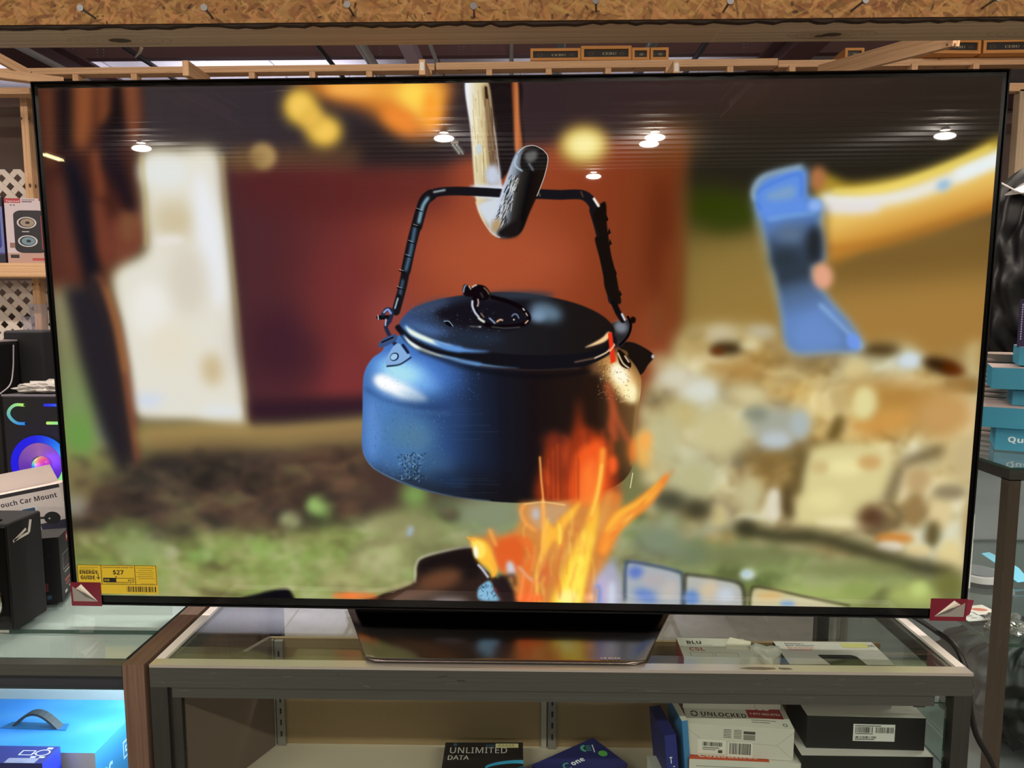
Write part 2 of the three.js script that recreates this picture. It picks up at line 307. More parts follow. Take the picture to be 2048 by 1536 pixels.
  // pale green strip and trunk
  poly([[100, 575], [150, 575], [235, 900], [120, 930]], lin(110, 600, 170, 900, [[0, rgb(150, 142, 104)], [0.35, rgb(126, 128, 88)], [0.7, rgb(120, 142, 88)], [1, rgb(140, 128, 84)]]), 16);
  blob(158, 870, 40, 48, rgb(104, 150, 72), 20); blob(214, 850, 20, 50, rgb(140, 150, 130), 16);
  // ---- white board
  const board = [[283, 306], [360, 298], [440, 304], [452, 420], [470, 600], [490, 760], [498, 850], [486, 858], [380, 842], [262, 830], [246, 740], [232, 640], [222, 560], [236, 534], [286, 508], [296, 470], [288, 400]];
  soft(board, rgb(150, 138, 92), 16); 
  soft(board.map(([x, y]) => [x + (360 - x) * 0.05, y + (580 - y) * 0.02]), rgb(226, 222, 208), 11);
  blob(350, 440, 52, 40, rgb(206, 192, 158), 20); blob(330, 345, 50, 30, rgb(226, 228, 224), 12); blob(420, 480, 26, 140, rgb(232, 234, 238), 14, -0.1);
  blob(340, 480, 34, 10, rgb(232, 226, 222), 8); blob(375, 560, 40, 70, rgb(214, 206, 190), 20); blob(300, 620, 40, 60, rgb(234, 232, 224), 14); blob(340, 690, 50, 46, rgb(228, 220, 200), 20);
  blob(424, 738, 22, 34, rgb(202, 182, 140), 14); blob(300, 800, 38, 14, rgb(206, 216, 234), 12); blob(440, 822, 44, 14, rgb(222, 226, 226), 10); blob(360, 810, 50, 14, rgb(224, 222, 210), 10);
  line([[446, 312], [460, 470], [482, 690], [496, 846]], 6, rgb(196, 188, 130), 5); line([[284, 310], [292, 420], [292, 490]], 5, rgb(186, 170, 112), 5);
  // trunk over the board's left edge
  poly([[126, 572], [200, 572], [232, 640], [246, 720], [262, 830], [276, 930], [238, 950], [200, 860], [160, 720]], rgb(36, 33, 38), 14);
  line([[196, 560], [226, 640], [246, 740], [258, 830], [272, 930]], 24, rgb(136, 78, 52), 9); line([[186, 560], [214, 650], [232, 760], [248, 860], [258, 930]], 22, rgb(36, 32, 36), 9);
  line([[214, 575], [236, 660], [250, 740]], 9, rgb(176, 120, 64), 7, 0.7);
  // ---- red wall
  poly([[455, 330], [880, 330], [1010, 300], [1362, 268], [1362, 480], [1350, 690], [1290, 830], [1290, 860], [760, 860], [502, 858], [478, 600]], lin(455, 500, 1360, 500, [[0, rgb(74, 40, 46)], [0.14, rgb(84, 40, 44)], [0.28, rgb(112, 48, 44)], [0.42, rgb(146, 66, 46)], [0.6, rgb(158, 74, 44)], [0.8, rgb(138, 60, 32)], [1, rgb(110, 52, 26)]]), 12);
  poly([[460, 318], [700, 330], [900, 330], [900, 420], [640, 440], [470, 400]], rgb(84, 34, 34), 26, 0.7);
  blob(560, 690, 70, 80, rgb(64, 32, 44), 34); blob(690, 760, 60, 70, rgb(124, 50, 52), 30); blob(690, 600, 70, 120, rgb(120, 48, 48), 40, 0, 0.7); blob(620, 720, 30, 50, rgb(66, 34, 42), 22, 0, 0.6);
  poly([[500, 800], [760, 790], [760, 850], [504, 858]], rgb(50, 28, 38), 12); poly([[504, 838], [740, 826], [740, 850], [506, 862]], rgb(34, 24, 34), 7);
  blob(1000, 520, 160, 70, rgb(172, 82, 50), 36, 0, 0.8); blob(780, 640, 50, 60, rgb(146, 70, 64), 26, 0, 0.7); blob(1320, 470, 26, 120, rgb(96, 40, 20), 18, 0, 0.8); blob(1340, 600, 20, 120, rgb(120, 58, 28), 16);
  line([[1364, 280], [1368, 420], [1356, 560], [1350, 700]], 14, rgb(122, 74, 32), 12, 0.7); blob(1330, 310, 36, 44, rgb(112, 52, 24), 18); blob(1300, 700, 40, 90, rgb(138, 66, 36), 20); blob(1316, 640, 12, 40, rgb(120, 66, 36), 12);
  poly([[700, 250], [900, 250], [900, 330], [700, 330]], rgb(40, 30, 30), 24); poly([[460, 300], [720, 290], [720, 335], [460, 335]], rgb(104, 70, 40), 14, 0.6); blob(1330, 280, 70, 30, rgb(116, 72, 30), 24, 0, 0.8);
  // bokeh lights
  soft([[600, 160], [880, 160], [892, 210], [888, 250], [860, 276], [810, 270], [764, 240], [720, 214], [660, 200]], rgb(206, 118, 44), 16);
  soft([[640, 160], [868, 160], [884, 200], [870, 250], [836, 246], [790, 206], [700, 190]], rgb(242, 168, 66), 14);
  blob(830, 192, 36, 30, rgb(255, 214, 84), 14, 0.4); blob(800, 240, 40, 22, rgb(240, 138, 50), 12, 0.5); blob(700, 178, 50, 12, rgb(250, 178, 84), 10); blob(862, 220, 16, 40, rgb(250, 160, 50), 10);
  blob(602, 214, 36, 36, rgb(206, 166, 60), 12); blob(648, 262, 38, 32, rgb(206, 166, 60), 12); blob(600, 212, 24, 24, rgb(246, 202, 92), 9); blob(650, 262, 24, 20, rgb(246, 200, 90), 9); blob(624, 236, 24, 24, rgb(232, 186, 80), 10);
  blob(526, 312, 28, 26, rgb(172, 140, 88), 7); blob(490, 320, 40, 20, rgb(112, 84, 48), 14, 0, 0.7);
  blob(1168, 292, 52, 40, rgb(170, 132, 60), 13); blob(1168, 290, 40, 28, rgb(236, 218, 128), 11); blob(1168, 290, 24, 16, rgb(250, 238, 166), 9);
  // ---- meadow and dark bank at the lower left
  line([[290, 872], [420, 862], [560, 862], [740, 848]], 34, rgb(160, 134, 82), 13); line([[300, 884], [500, 886], [740, 870]], 26, rgb(148, 120, 76), 14);
  poly([[300, 910], [430, 900], [560, 905], [760, 890], [1000, 1000], [760, 1030], [640, 1060], [420, 1060], [300, 1040], [150, 1070], [140, 1010], [230, 960]], rgb(70, 52, 46), 22);
  blob(560, 962, 60, 26, rgb(34, 34, 28), 20); blob(470, 950, 120, 36, rgb(56, 46, 40), 24); blob(360, 1000, 60, 46, rgb(70, 66, 48), 22); blob(320, 960, 60, 40, rgb(84, 76, 54), 22); blob(240, 1010, 40, 30, rgb(96, 74, 54), 16); blob(330, 930, 40, 14, rgb(50, 42, 40), 14);
  blob(660, 940, 80, 40, rgb(84, 58, 48), 22); blob(650, 1020, 70, 40, rgb(92, 62, 50), 20); blob(700, 975, 36, 24, rgb(118, 84, 64), 16); blob(580, 1050, 60, 30, rgb(80, 62, 48), 16);
  blob(160, 1012, 24, 30, rgb(176, 180, 166), 12); blob(160, 960, 30, 40, rgb(122, 108, 72), 16); blob(150, 1052, 40, 16, rgb(56, 52, 42), 14); blob(210, 1040, 50, 16, rgb(64, 56, 44), 14); blob(380, 1030, 30, 20, rgb(112, 112, 72), 12);
  // meadow mottling
  const layer = (b, a, fn) => { const c = canvas(SW, SH, fn); blur(b); g.globalAlpha = a; g.drawImage(c, 0, 0); };
  layer(13, 0.9, (q) => {
    for (let i = 0; i < 240; i++) {
      const x = rr(140, 820), y = rr(1040 + Math.max(0, 560 - x) * 0.05, 1215), k = rnd(), [u, v] = sk(x, y), c = k < 0.35 ? [130 + rr(-10, 18), 160 + rr(-10, 14), 84] : k < 0.6 ? [176, 174, 126] : k < 0.8 ? [112, 116, 66] : [148, 148, 92];
      q.fillStyle = rgb(...c, 0.75); q.beginPath(); q.ellipse(u, v, rr(10, 40), rr(6, 20), rr(-0.3, 0.3), 0, 7); q.fill();
    }
    for (let i = 0; i < 140; i++) {
      const x = rr(800, 1960), y = rr(Math.max(1000, 1010 + (x - 1300) * 0.2), 1225), k = rnd(), [u, v] = sk(x, y), c = k < 0.4 ? [132, 142, 90] : k < 0.65 ? [156, 164, 108] : k < 0.85 ? [104, 114, 66] : [150, 158, 128];
      q.fillStyle = rgb(...c, 0.7); q.beginPath(); q.ellipse(u, v, rr(10, 36), rr(6, 16), rr(-0.2, 0.2), 0, 7); q.fill();
    }
  });
  matter([[130, 1075], [330, 1062], [560, 1066], [700, 1046], [840, 1030], [840, 1230], [130, 1230]], 18, 84, 46, [[84, 84, 46], [112, 118, 64], [134, 148, 78], [154, 160, 96], [182, 178, 130]], [-10, 12, -8], 11, 4, 0.75);
  matter([[820, 1020], [1000, 1010], [1330, 1020], [1500, 1090], [1720, 1130], [1960, 1170], [1960, 1240], [820, 1240]], 18, 84, 40, [[78, 84, 48], [108, 118, 70], [130, 142, 88], [150, 160, 104], [172, 176, 130]], [-8, 10, -8], 17, 4, 0.7);
  matter([[150, 990], [300, 925], [560, 915], [740, 900], [740, 1030], [600, 1062], [300, 1060], [150, 1070]], 20, 110, 56, [[34, 30, 28], [56, 46, 40], [78, 60, 50], [98, 76, 58], [112, 100, 70]], [8, 0, -6], 23, 5, 0.7);
  blob(640, 1020, 26, 30, rgb(140, 176, 96), 12, 0, 0.7); blob(630, 1010, 18, 18, rgb(150, 184, 104), 9); blob(580, 1040, 24, 18, rgb(168, 176, 122), 10); blob(520, 1096, 30, 16, rgb(138, 168, 84), 12); blob(400, 1110, 30, 14, rgb(136, 172, 92), 10); blob(340, 1104, 18, 18, rgb(174, 172, 132), 8); blob(250, 1060, 50, 20, rgb(120, 140, 80), 14); blob(280, 1100, 60, 26, rgb(142, 156, 100), 14); blob(340, 1066, 60, 14, rgb(58, 52, 44), 14);
  blob(830, 990, 30, 30, rgb(124, 156, 84), 14); blob(890, 1010, 30, 24, rgb(90, 96, 70), 14); blob(980, 1030, 80, 40, rgb(132, 142, 112), 18); blob(820, 1060, 70, 40, rgb(142, 140, 96), 18); blob(760, 1120, 60, 40, rgb(178, 178, 128), 18); blob(690, 1160, 60, 24, rgb(172, 168, 112), 14); blob(900, 1030, 20, 14, rgb(84, 78, 62), 9);
  blob(820, 1062, 6, 12, rgb(150, 178, 214), 4, 0.4);
  layer(7, 0.8, (q) => {
    for (let i = 0; i < 700; i++) {
      const left = rnd() < 0.55, x = left ? rr(150, 830) : rr(800, 1960), y = left ? rr(1060, 1215) : rr(Math.max(1020, 1030 + (x - 1300) * 0.2), 1225), k = rnd(), [u, v] = sk(x, y), c = k < 0.3 ? [150, 178, 98] : k < 0.55 ? [190, 186, 140] : k < 0.8 ? [104, 110, 62] : [132, 120, 78];
      q.fillStyle = rgb(...c, 0.42); q.beginPath(); q.ellipse(u, v, rr(4, 16), rr(3, 10), rr(-0.5, 0.5), 0, 7); q.fill();
    }
    for (let i = 0; i < 160; i++) { const x = rr(150, 740), y = rr(900, 1060), [u, v] = sk(x, y), k = rnd(), c = k < 0.4 ? [92, 70, 56] : k < 0.7 ? [44, 38, 34] : [104, 92, 62]; q.fillStyle = rgb(...c, 0.35); q.beginPath(); q.ellipse(u, v, rr(8, 30), rr(4, 14), rr(-0.4, 0.2), 0, 7); q.fill(); }
  });
  // ---- rocks at the right
  soft([[1284, 800], [1330, 740], [1370, 664], [1440, 652], [1520, 660], [1580, 700], [1740, 700], [1800, 690], [1880, 740], [1980, 770], [1980, 1170], [1900, 1150], [1720, 1110], [1560, 1080], [1430, 1040], [1330, 1000], [1290, 930]], rgb(186, 170, 120), 18);
  layer(11, 1, (q) => {
    for (let i = 0; i < 420; i++) {
      const x = rr(1300, 1965), y = rr(700, 1080 + (x - 1400) * 0.12), k = rnd(), [u, v] = sk(x, y);
      const c = k < 0.3 ? [212, 200, 150] : k < 0.5 ? [190, 172, 120] : k < 0.64 ? [158, 132, 82] : k < 0.76 ? [170, 172, 150] : k < 0.86 ? [200, 150, 84] : k < 0.95 ? [132, 106, 62] : [96, 76, 44];
      q.fillStyle = rgb(...c, 0.6); q.beginPath(); q.ellipse(u, v, rr(7, 30), rr(6, 20), rr(-0.6, 0.6), 0, 7); q.fill();
    }
  });
  layer(9, 0.9, (q) => {
    for (let i = 0; i < 520; i++) {
      const x = rr(1310, 1965), y = rr(760, 1070 + (x - 1400) * 0.12), k = rnd(), [u, v] = sk(x, y), c = k < 0.45 ? [222, 212, 164] : k < 0.7 ? [146, 122, 76] : k < 0.85 ? [178, 176, 152] : [110, 90, 54];
      q.fillStyle = rgb(...c, 0.4); q.beginPath(); q.ellipse(u, v, rr(5, 18), rr(4, 13), rr(-0.8, 0.8), 0, 7); q.fill();
    }
  });
  matter([[1290, 800], [1336, 740], [1374, 676], [1440, 664], [1520, 672], [1580, 706], [1740, 706], [1800, 700], [1880, 746], [1980, 776], [1980, 1160], [1900, 1140], [1720, 1100], [1560, 1070], [1430, 1030], [1336, 990], [1296, 930]], 14, 92, 70, [[112, 92, 56], [142, 118, 74], [172, 148, 98], [196, 178, 126], [216, 202, 152], [236, 226, 186]], [22, 2, -26], 3, 5, 0.82);
  blob(1470, 740, 60, 24, rgb(170, 126, 62), 18, 0, 0.8); blob(1400, 690, 40, 24, rgb(176, 150, 92), 16);
  blob(1398, 782, 40, 30, rgb(214, 216, 202), 11); blob(1350, 756, 40, 22, rgb(212, 206, 184), 13); blob(1442, 668, 30, 18, rgb(196, 182, 146), 10); blob(1524, 664, 30, 14, rgb(186, 178, 150), 10); blob(1500, 790, 40, 20, rgb(212, 200, 152), 12); blob(1456, 697, 34, 13, rgb(52, 36, 14), 9); blob(1435, 702, 16, 8, rgb(96, 44, 12), 7); blob(1500, 690, 20, 10, rgb(216, 204, 160), 8);
  blob(1816, 722, 34, 22, rgb(196, 200, 182), 9); blob(1818, 722, 20, 14, rgb(206, 218, 226), 6); blob(1880, 732, 36, 14, rgb(40, 22, 8), 9, 0.3); blob(1906, 740, 26, 12, rgb(88, 34, 6), 9, 0.4); blob(1760, 700, 40, 12, rgb(70, 52, 24), 10); blob(1710, 742, 26, 22, rgb(214, 196, 140), 9); blob(1930, 770, 30, 14, rgb(150, 110, 54), 10);
  blob(1800, 800, 120, 40, rgb(176, 130, 62), 20, 0.1); blob(1770, 845, 70, 26, rgb(206, 150, 74), 16, -0.2); blob(1890, 830, 60, 50, rgb(196, 152, 90), 18); blob(1930, 920, 36, 50, rgb(196, 176, 128), 16); blob(1728, 806, 26, 36, rgb(224, 214, 152), 9); blob(1680, 800, 20, 26, rgb(194, 170, 112), 9);
  blob(1550, 850, 66, 44, rgb(164, 166, 150), 16); blob(1552, 880, 34, 18, rgb(186, 194, 198), 9); blob(1510, 830, 26, 16, rgb(132, 138, 120), 9); blob(1600, 850, 20, 30, rgb(172, 182, 180), 9); blob(1672, 860, 14, 34, rgb(106, 84, 40), 9, 0.3); blob(1440, 870, 60, 50, rgb(202, 192, 142), 18); blob(1360, 830, 40, 30, rgb(196, 180, 122), 14); blob(1330, 880, 34, 60, rgb(190, 184, 140), 16);
  soft([[1610, 908], [1680, 886], [1770, 900], [1780, 960], [1740, 1010], [1712, 1052], [1590, 1050], [1596, 980]], rgb(218, 206, 146), 11); blob(1690, 935, 40, 18, rgb(234, 224, 162), 9); blob(1650, 1000, 36, 22, rgb(228, 216, 154), 9); blob(1740, 925, 24, 16, rgb(204, 164, 102), 8); blob(1640, 935, 18, 14, rgb(206, 184, 124), 7); blob(1690, 1045, 60, 10, rgb(232, 220, 168), 6);
  blob(1548, 1010, 18, 36, rgb(222, 214, 190), 7); blob(1500, 990, 30, 40, rgb(196, 186, 140), 12); blob(1436, 1030, 18, 24, rgb(204, 188, 132), 8); blob(1390, 960, 50, 44, rgb(186, 182, 136), 16);
  line([[1606, 908], [1596, 950], [1592, 980]], 20, rgb(84, 66, 34), 11); line([[1580, 980], [1574, 1010], [1580, 1030]], 18, rgb(66, 52, 28), 10); line([[1880, 900], [1836, 918], [1812, 926]], 20, rgb(96, 78, 46), 12); line([[1800, 940], [1788, 976], [1776, 1000]], 18, rgb(84, 68, 40), 12); blob(1742, 1036, 28, 26, rgb(92, 62, 40), 13); blob(1836, 960, 26, 30, rgb(188, 160, 110), 10); blob(1880, 1030, 26, 34, rgb(220, 200, 148), 9); blob(1900, 985, 34, 16, rgb(142, 128, 96), 9); blob(1830, 1020, 24, 40, rgb(150, 122, 76), 10); blob(1866, 1070, 16, 30, rgb(96, 84, 48), 9); blob(1940, 1050, 14, 60, rgb(178, 150, 98), 9);
  blob(1790, 1078, 40, 12, rgb(206, 132, 56), 8); blob(1780, 1094, 30, 12, rgb(226, 214, 190), 6); blob(1836, 1102, 26, 14, rgb(224, 204, 150), 7); blob(1900, 1116, 26, 40, rgb(224, 206, 148), 9); blob(1720, 1084, 30, 14, rgb(176, 166, 122), 8);
  line([[1320, 996], [1360, 1010], [1410, 1022]], 30, rgb(70, 68, 50), 16); line([[1490, 1060], [1560, 1074], [1640, 1076], [1720, 1100], [1800, 1126], [1900, 1146]], 26, rgb(48, 48, 28), 13); blob(1490, 1056, 24, 14, rgb(52, 50, 32), 11); blob(1394, 1020, 22, 16, rgb(62, 58, 38), 12);
  blob(1340, 1000, 30, 16, rgb(70, 70, 52), 12); blob(1480, 1110, 120, 22, rgb(118, 124, 80), 14); blob(1700, 1140, 120, 16, rgb(130, 134, 84), 12); blob(1640, 1190, 110, 18, rgb(160, 174, 98), 12); blob(1830, 1190, 60, 26, rgb(166, 176, 98), 12); blob(1840, 1180, 20, 18, rgb(188, 204, 120), 8); blob(1900, 1170, 30, 30, rgb(112, 112, 58), 12); blob(1720, 1180, 40, 20, rgb(142, 158, 84), 12); blob(1380, 1110, 40, 26, rgb(112, 124, 92), 14); blob(1320, 1080, 60, 40, rgb(126, 138, 112), 20);
  // ---- axe
  const handle = [[1632, 358], [1700, 366], [1780, 358], [1850, 340], [1920, 314], [2010, 278], [2010, 402], [1920, 440], [1830, 468], [1740, 496], [1650, 520]];
  soft(handle, lin(1780, 350, 1812, 490, [[0, rgb(170, 140, 44)], [0.14, rgb(232, 204, 92)], [0.45, rgb(232, 190, 98)], [0.75, rgb(206, 146, 60)], [1, rgb(150, 100, 36)]]), 9);
  line([[1652, 400], [1720, 404], [1800, 394], [1880, 368], [2010, 312]], 26, rgb(232, 232, 228), 9); line([[1650, 416], [1700, 418], [1750, 414]], 20, rgb(228, 224, 232), 9); line([[1920, 350], [2010, 314]], 24, rgb(232, 240, 240), 8); blob(1886, 372, 14, 10, rgb(150, 186, 216), 7, -0.4);
  line([[1650, 500], [1760, 488], [1880, 452], [2010, 402]], 12, rgb(176, 112, 40), 9, 0.8); line([[1668, 384], [1760, 380], [1860, 348], [1980, 296]], 8, rgb(244, 220, 104), 6);
  line([[1648, 420], [1650, 510]], 10, rgb(70, 46, 26), 9, 0.7);
  const blade = [[1506, 376], [1528, 352], [1604, 334], [1614, 356], [1614, 390], [1634, 398], [1646, 414], [1642, 450], [1650, 520], [1626, 532], [1634, 560], [1664, 604], [1706, 650], [1728, 690], [1714, 706], [1650, 702], [1580, 700], [1560, 620], [1544, 540], [1524, 470], [1508, 420]];
  blob(1634, 358, 16, 24, rgb(176, 112, 70), 8);
  soft(blade, rgb(132, 158, 178), 9);
  soft(blade.map(([x, y]) => [x + (1590 - x) * 0.1, y + (530 - y) * 0.03]), lin(1560, 350, 1640, 700, [[0, rgb(92, 138, 220)], [0.18, rgb(88, 132, 206)], [0.28, rgb(84, 116, 170)], [0.36, rgb(60, 74, 96)], [0.56, rgb(48, 58, 70)], [0.64, rgb(78, 100, 132)], [0.8, rgb(98, 132, 190)], [1, rgb(88, 116, 160)]]), 7);
  soft([[1520, 382], [1590, 346], [1604, 360], [1606, 400], [1630, 418], [1600, 432], [1530, 440]], rgb(96, 142, 224), 6); soft([[1536, 388], [1584, 372], [1586, 396], [1540, 402]], rgb(120, 158, 200), 6); line([[1520, 420], [1516, 384], [1590, 350], [1602, 362], [1602, 392]], 4, rgb(72, 122, 214), 3);
  line([[1508, 400], [1506, 380], [1530, 352], [1602, 334]], 5, rgb(168, 200, 220), 5); blob(1630, 412, 14, 12, rgb(140, 176, 236), 5);
  line([[1536, 440], [1580, 432], [1630, 428]], 3, rgb(136, 180, 214), 4); blob(1580, 470, 30, 20, rgb(92, 112, 140), 12); blob(1628, 490, 14, 36, rgb(34, 38, 42), 9); blob(1570, 520, 30, 22, rgb(44, 54, 64), 12); line([[1512, 440], [1530, 520], [1552, 600]], 7, rgb(156, 148, 104), 8, 0.7);
  blob(1645, 553, 20, 26, rgb(226, 162, 132), 7, -0.3); line([[1640, 610], [1690, 660], [1722, 694]], 6, rgb(150, 186, 226), 5); blob(1706, 684, 13, 18, rgb(112, 150, 232), 4, -0.5); soft([[1580, 660], [1640, 630], [1690, 690], [1600, 704]], rgb(104, 140, 200), 12);
  // ---- hanging stick
  soft([[932, 160], [1036, 160], [1042, 230], [1048, 300], [1020, 340], [996, 360], [990, 300], [960, 200]], rgb(28, 20, 22), 2);
  soft([[1024, 160], [1035, 160], [1040, 240], [1046, 300], [1036, 304], [1030, 300], [1026, 220]], lin(1022, 200, 1046, 200, [[0, rgb(110, 52, 26)], [0.5, rgb(206, 122, 70)], [1, rgb(150, 80, 44)]]), 2);
  soft([[931, 160], [974, 160], [988, 240], [996, 300], [1004, 370], [1010, 400], [1010, 450], [1000, 474], [984, 466], [962, 434], [952, 400], [947, 340], [941, 260]], lin(935, 300, 1002, 300, [[0, rgb(238, 240, 246)], [0.22, rgb(226, 216, 180)], [0.5, rgb(206, 188, 140)], [0.72, rgb(150, 128, 96)], [1, rgb(196, 198, 206)]]), 1.5);
  for (let i = 0; i < 70; i++) { const t = rnd(), x = 938 + t * 50, y = rr(180, 330), L = rr(20, 60); line([[x + (y - 176) * 0.08, y], [x + (y + L - 176) * 0.08 + rr(-2, 2), y + L]], rr(0.8, 2.4), t > 0.6 ? rgb(70, 44, 26) : rnd() < 0.5 ? rgb(246, 236, 204) : rgb(168, 140, 80), 0.6, 0.5); }
  line([[970, 176], [976, 240], [984, 300], [990, 340]], 9, rgb(96, 64, 40), 3, 0.6); line([[972, 176], [974, 196]], 5, rgb(40, 24, 18), 1); blob(958, 298, 6, 10, rgb(196, 210, 216), 2);
  soft([[944, 372], [1006, 372], [1006, 400], [950, 392]], rgb(214, 218, 230), 3); blob(985, 350, 14, 20, rgb(196, 204, 222), 5); soft([[958, 410], [1000, 400], [1010, 460], [990, 462], [968, 436]], rgb(206, 214, 224), 3);
  soft([[1000, 470], [1040, 470], [1052, 440], [1052, 424], [1030, 440]], rgb(140, 82, 48), 2);
  // kettle handle behind the hook
  const limb = (pts, w) => { line(pts, w, rgb(24, 22, 26), 0.8); };
  limb([[792, 622], [806, 570], [816, 520], [832, 460], [846, 410], [856, 394], [878, 384], [920, 382], [1000, 386]], 17); limb([[834, 452], [848, 404], [862, 390]], 22); limb([[812, 540], [826, 476], [840, 426]], 20);
  line([[856, 396], [846, 412], [838, 444]], 6, rgb(132, 176, 196), 2); line([[830, 456], [822, 500], [812, 540]], 5, rgb(84, 124, 158), 2.5); line([[806, 560], [800, 590]], 4, rgb(70, 104, 140), 2); line([[868, 384], [890, 380]], 3, rgb(196, 208, 214), 1.5); for (const [x, y] of [[838, 418], [832, 450], [822, 482], [816, 510], [804, 540], [800, 574]]) { line([[x - 5, y - 2], [x + 3, y + 1]], 1.2, rgb(196, 196, 190), 0.6, 0.7); line([[x - 6, y + 1], [x + 7, y + 5]], 1.6, rgb(8, 8, 10), 0.6); }
  limb([[1070, 388], [1120, 390], [1164, 390], [1186, 408], [1198, 440], [1206, 490], [1214, 540], [1226, 600]], 19); limb([[1190, 420], [1204, 470], [1212, 520], [1222, 560]], 23);
  soft([[1186, 430], [1210, 404], [1214, 450], [1220, 500], [1230, 540], [1238, 580], [1242, 606], [1226, 604], [1210, 576], [1206, 540], [1190, 480], [1198, 470]], rgb(22, 16, 14), 1); for (const [x, y] of [[1213, 440], [1218, 466], [1220, 488], [1230, 548], [1240, 590]]) poly([[x, y - 10], [x + 4, y], [x - 4, y + 6]], rgb(22, 16, 14), 0.6);
  line([[1188, 398], [1197, 412]], 5, rgb(250, 240, 230), 1); line([[1162, 384], [1166, 394]], 2, rgb(110, 70, 50), 1); line([[1076, 382], [1080, 392]], 3, rgb(90, 78, 80), 1);
  // hook end
  soft([[1032, 306], [1050, 293], [1072, 292], [1092, 304], [1096, 322], [1090, 350], [1078, 384], [1060, 424], [1044, 462], [1024, 474], [1004, 476], [984, 466], [978, 450], [992, 424], [1002, 386], [1016, 346]], lin(1004, 390, 1072, 404, [[0, rgb(196, 208, 226)], [0.25, rgb(128, 138, 152)], [0.42, rgb(50, 46, 44)], [0.7, rgb(16, 14, 16)], [1, rgb(30, 20, 16)]]), 1.2);
  soft([[1044, 310], [1058, 298], [1078, 300], [1092, 314], [1092, 326], [1080, 340], [1056, 342], [1042, 334]], rgb(22, 20, 20), 1); line([[1036, 306], [1050, 294], [1070, 292], [1090, 304], [1096, 320], [1088, 356], [1074, 392]], 1.6, rgb(206, 196, 190), 0.6); soft([[1052, 306], [1072, 302], [1074, 316], [1060, 326], [1050, 318]], rgb(96, 96, 94), 3); line([[1034, 312], [1030, 330], [1044, 342]], 3, rgb(170, 196, 214), 1); line([[1058, 328], [1066, 340]], 4, rgb(110, 112, 124), 1.5);
  for (let i = 0; i < 130; i++) { const t = rnd(), y = 350 + t * 96, x = 1030 - t * 32 + rr(-8, 14); line([[x, y], [x - rr(2, 7), y + rr(6, 16)]], rr(0.8, 2.2), rnd() < 0.5 ? rgb(224, 224, 216) : rgb(18, 16, 18), 0.4, 0.7); }
  blob(992, 452, 10, 16, rgb(176, 150, 110), 4, 0.4); soft([[1000, 458], [1040, 440], [1036, 470], [1010, 476], [996, 472]], rgb(26, 22, 22), 3); line([[952, 404], [966, 440], [984, 466], [1000, 475]], 2, rgb(232, 212, 190), 1);
  // ---- kettle
  // spout and lugs behind
  soft([[1240, 690], [1262, 684], [1290, 696], [1308, 712], [1296, 730], [1284, 748], [1270, 746], [1248, 720]], rgb(24, 18, 16), 1); blob(1306, 713, 3, 4, rgb(190, 190, 196), 1);
  soft([[1222, 650], [1240, 642], [1256, 640], [1262, 654], [1254, 680], [1236, 696], [1226, 680]], rgb(40, 38, 40), 1); blob(1242, 654, 14, 12, rgb(120, 126, 136), 4, 0.4); line([[1256, 634], [1262, 650], [1256, 672], [1240, 690]], 5, rgb(14, 12, 14), 0.6); line([[1228, 606], [1236, 624], [1246, 640]], 12, rgb(16, 14, 16), 0.8); line([[1244, 628], [1250, 640]], 4, rgb(220, 220, 230), 1); blob(1266, 640, 6, 7, rgb(20, 12, 10), 1);
  const body = [[764, 702], [745, 716], [731, 738], [726, 764], [725, 830], [724, 890], [732, 918], [752, 940], [800, 964], [870, 986], [950, 999], [1030, 1005], [1100, 1004], [1170, 992], [1230, 972], [1258, 948], [1267, 918], [1273, 850], [1283, 772], [1278, 744], [1258, 716], [1228, 694], [1000, 660], [800, 670]];
  soft(body, lin(724, 840, 1284, 830, [[0, rgb(70, 112, 178)], [0.08, rgb(76, 124, 190)], [0.2, rgb(64, 104, 160)], [0.3, rgb(44, 74, 122)], [0.4, rgb(28, 42, 70)], [0.5, rgb(22, 24, 36)], [0.62, rgb(24, 18, 20)], [0.84, rgb(38, 24, 18)], [0.93, rgb(92, 62, 34)], [1, rgb(120, 90, 52)]]), 1);
  g.save(); blur(0); g.globalAlpha = 1; trace(body, true); g.clip();
  soft([[740, 930], [900, 940], [1100, 960], [1240, 940], [1240, 1020], [740, 1020]], rgb(22, 18, 20), 24, 0.7);
  blob(800, 720, 80, 24, rgb(64, 108, 190), 16, 0.3); blob(850, 740, 80, 40, rgb(70, 118, 200), 22, 0.3, 0.8);
  blob(812, 752, 74, 30, rgb(110, 168, 236), 15, 0.36); blob(806, 742, 48, 22, rgb(150, 208, 244), 13, 0.3); blob(800, 744, 34, 16, rgb(170, 224, 240), 9, 0.3); blob(794, 776, 52, 16, rgb(232, 246, 254), 9, 0.42); blob(786, 772, 38, 11, rgb(255, 255, 255), 6, 0.44); blob(768, 764, 20, 13, rgb(255, 255, 255), 6, 0.5); blob(826, 790, 32, 8, rgb(206, 230, 246), 6, 0.32);
  blob(870, 820, 70, 20, rgb(40, 66, 112), 16, 0.2, 0.7); blob(800, 860, 60, 40, rgb(78, 122, 168), 20, 0, 0.8); blob(745, 860, 14, 70, rgb(92, 140, 206), 10); blob(826, 880, 40, 34, rgb(82, 122, 150), 16, 0, 0.8); blob(870, 930, 36, 30, rgb(60, 94, 132), 16, 0, 0.7); blob(800, 920, 50, 30, rgb(72, 116, 170), 16, 0, 0.7); blob(900, 960, 40, 10, rgb(30, 50, 80), 10, 0.25);
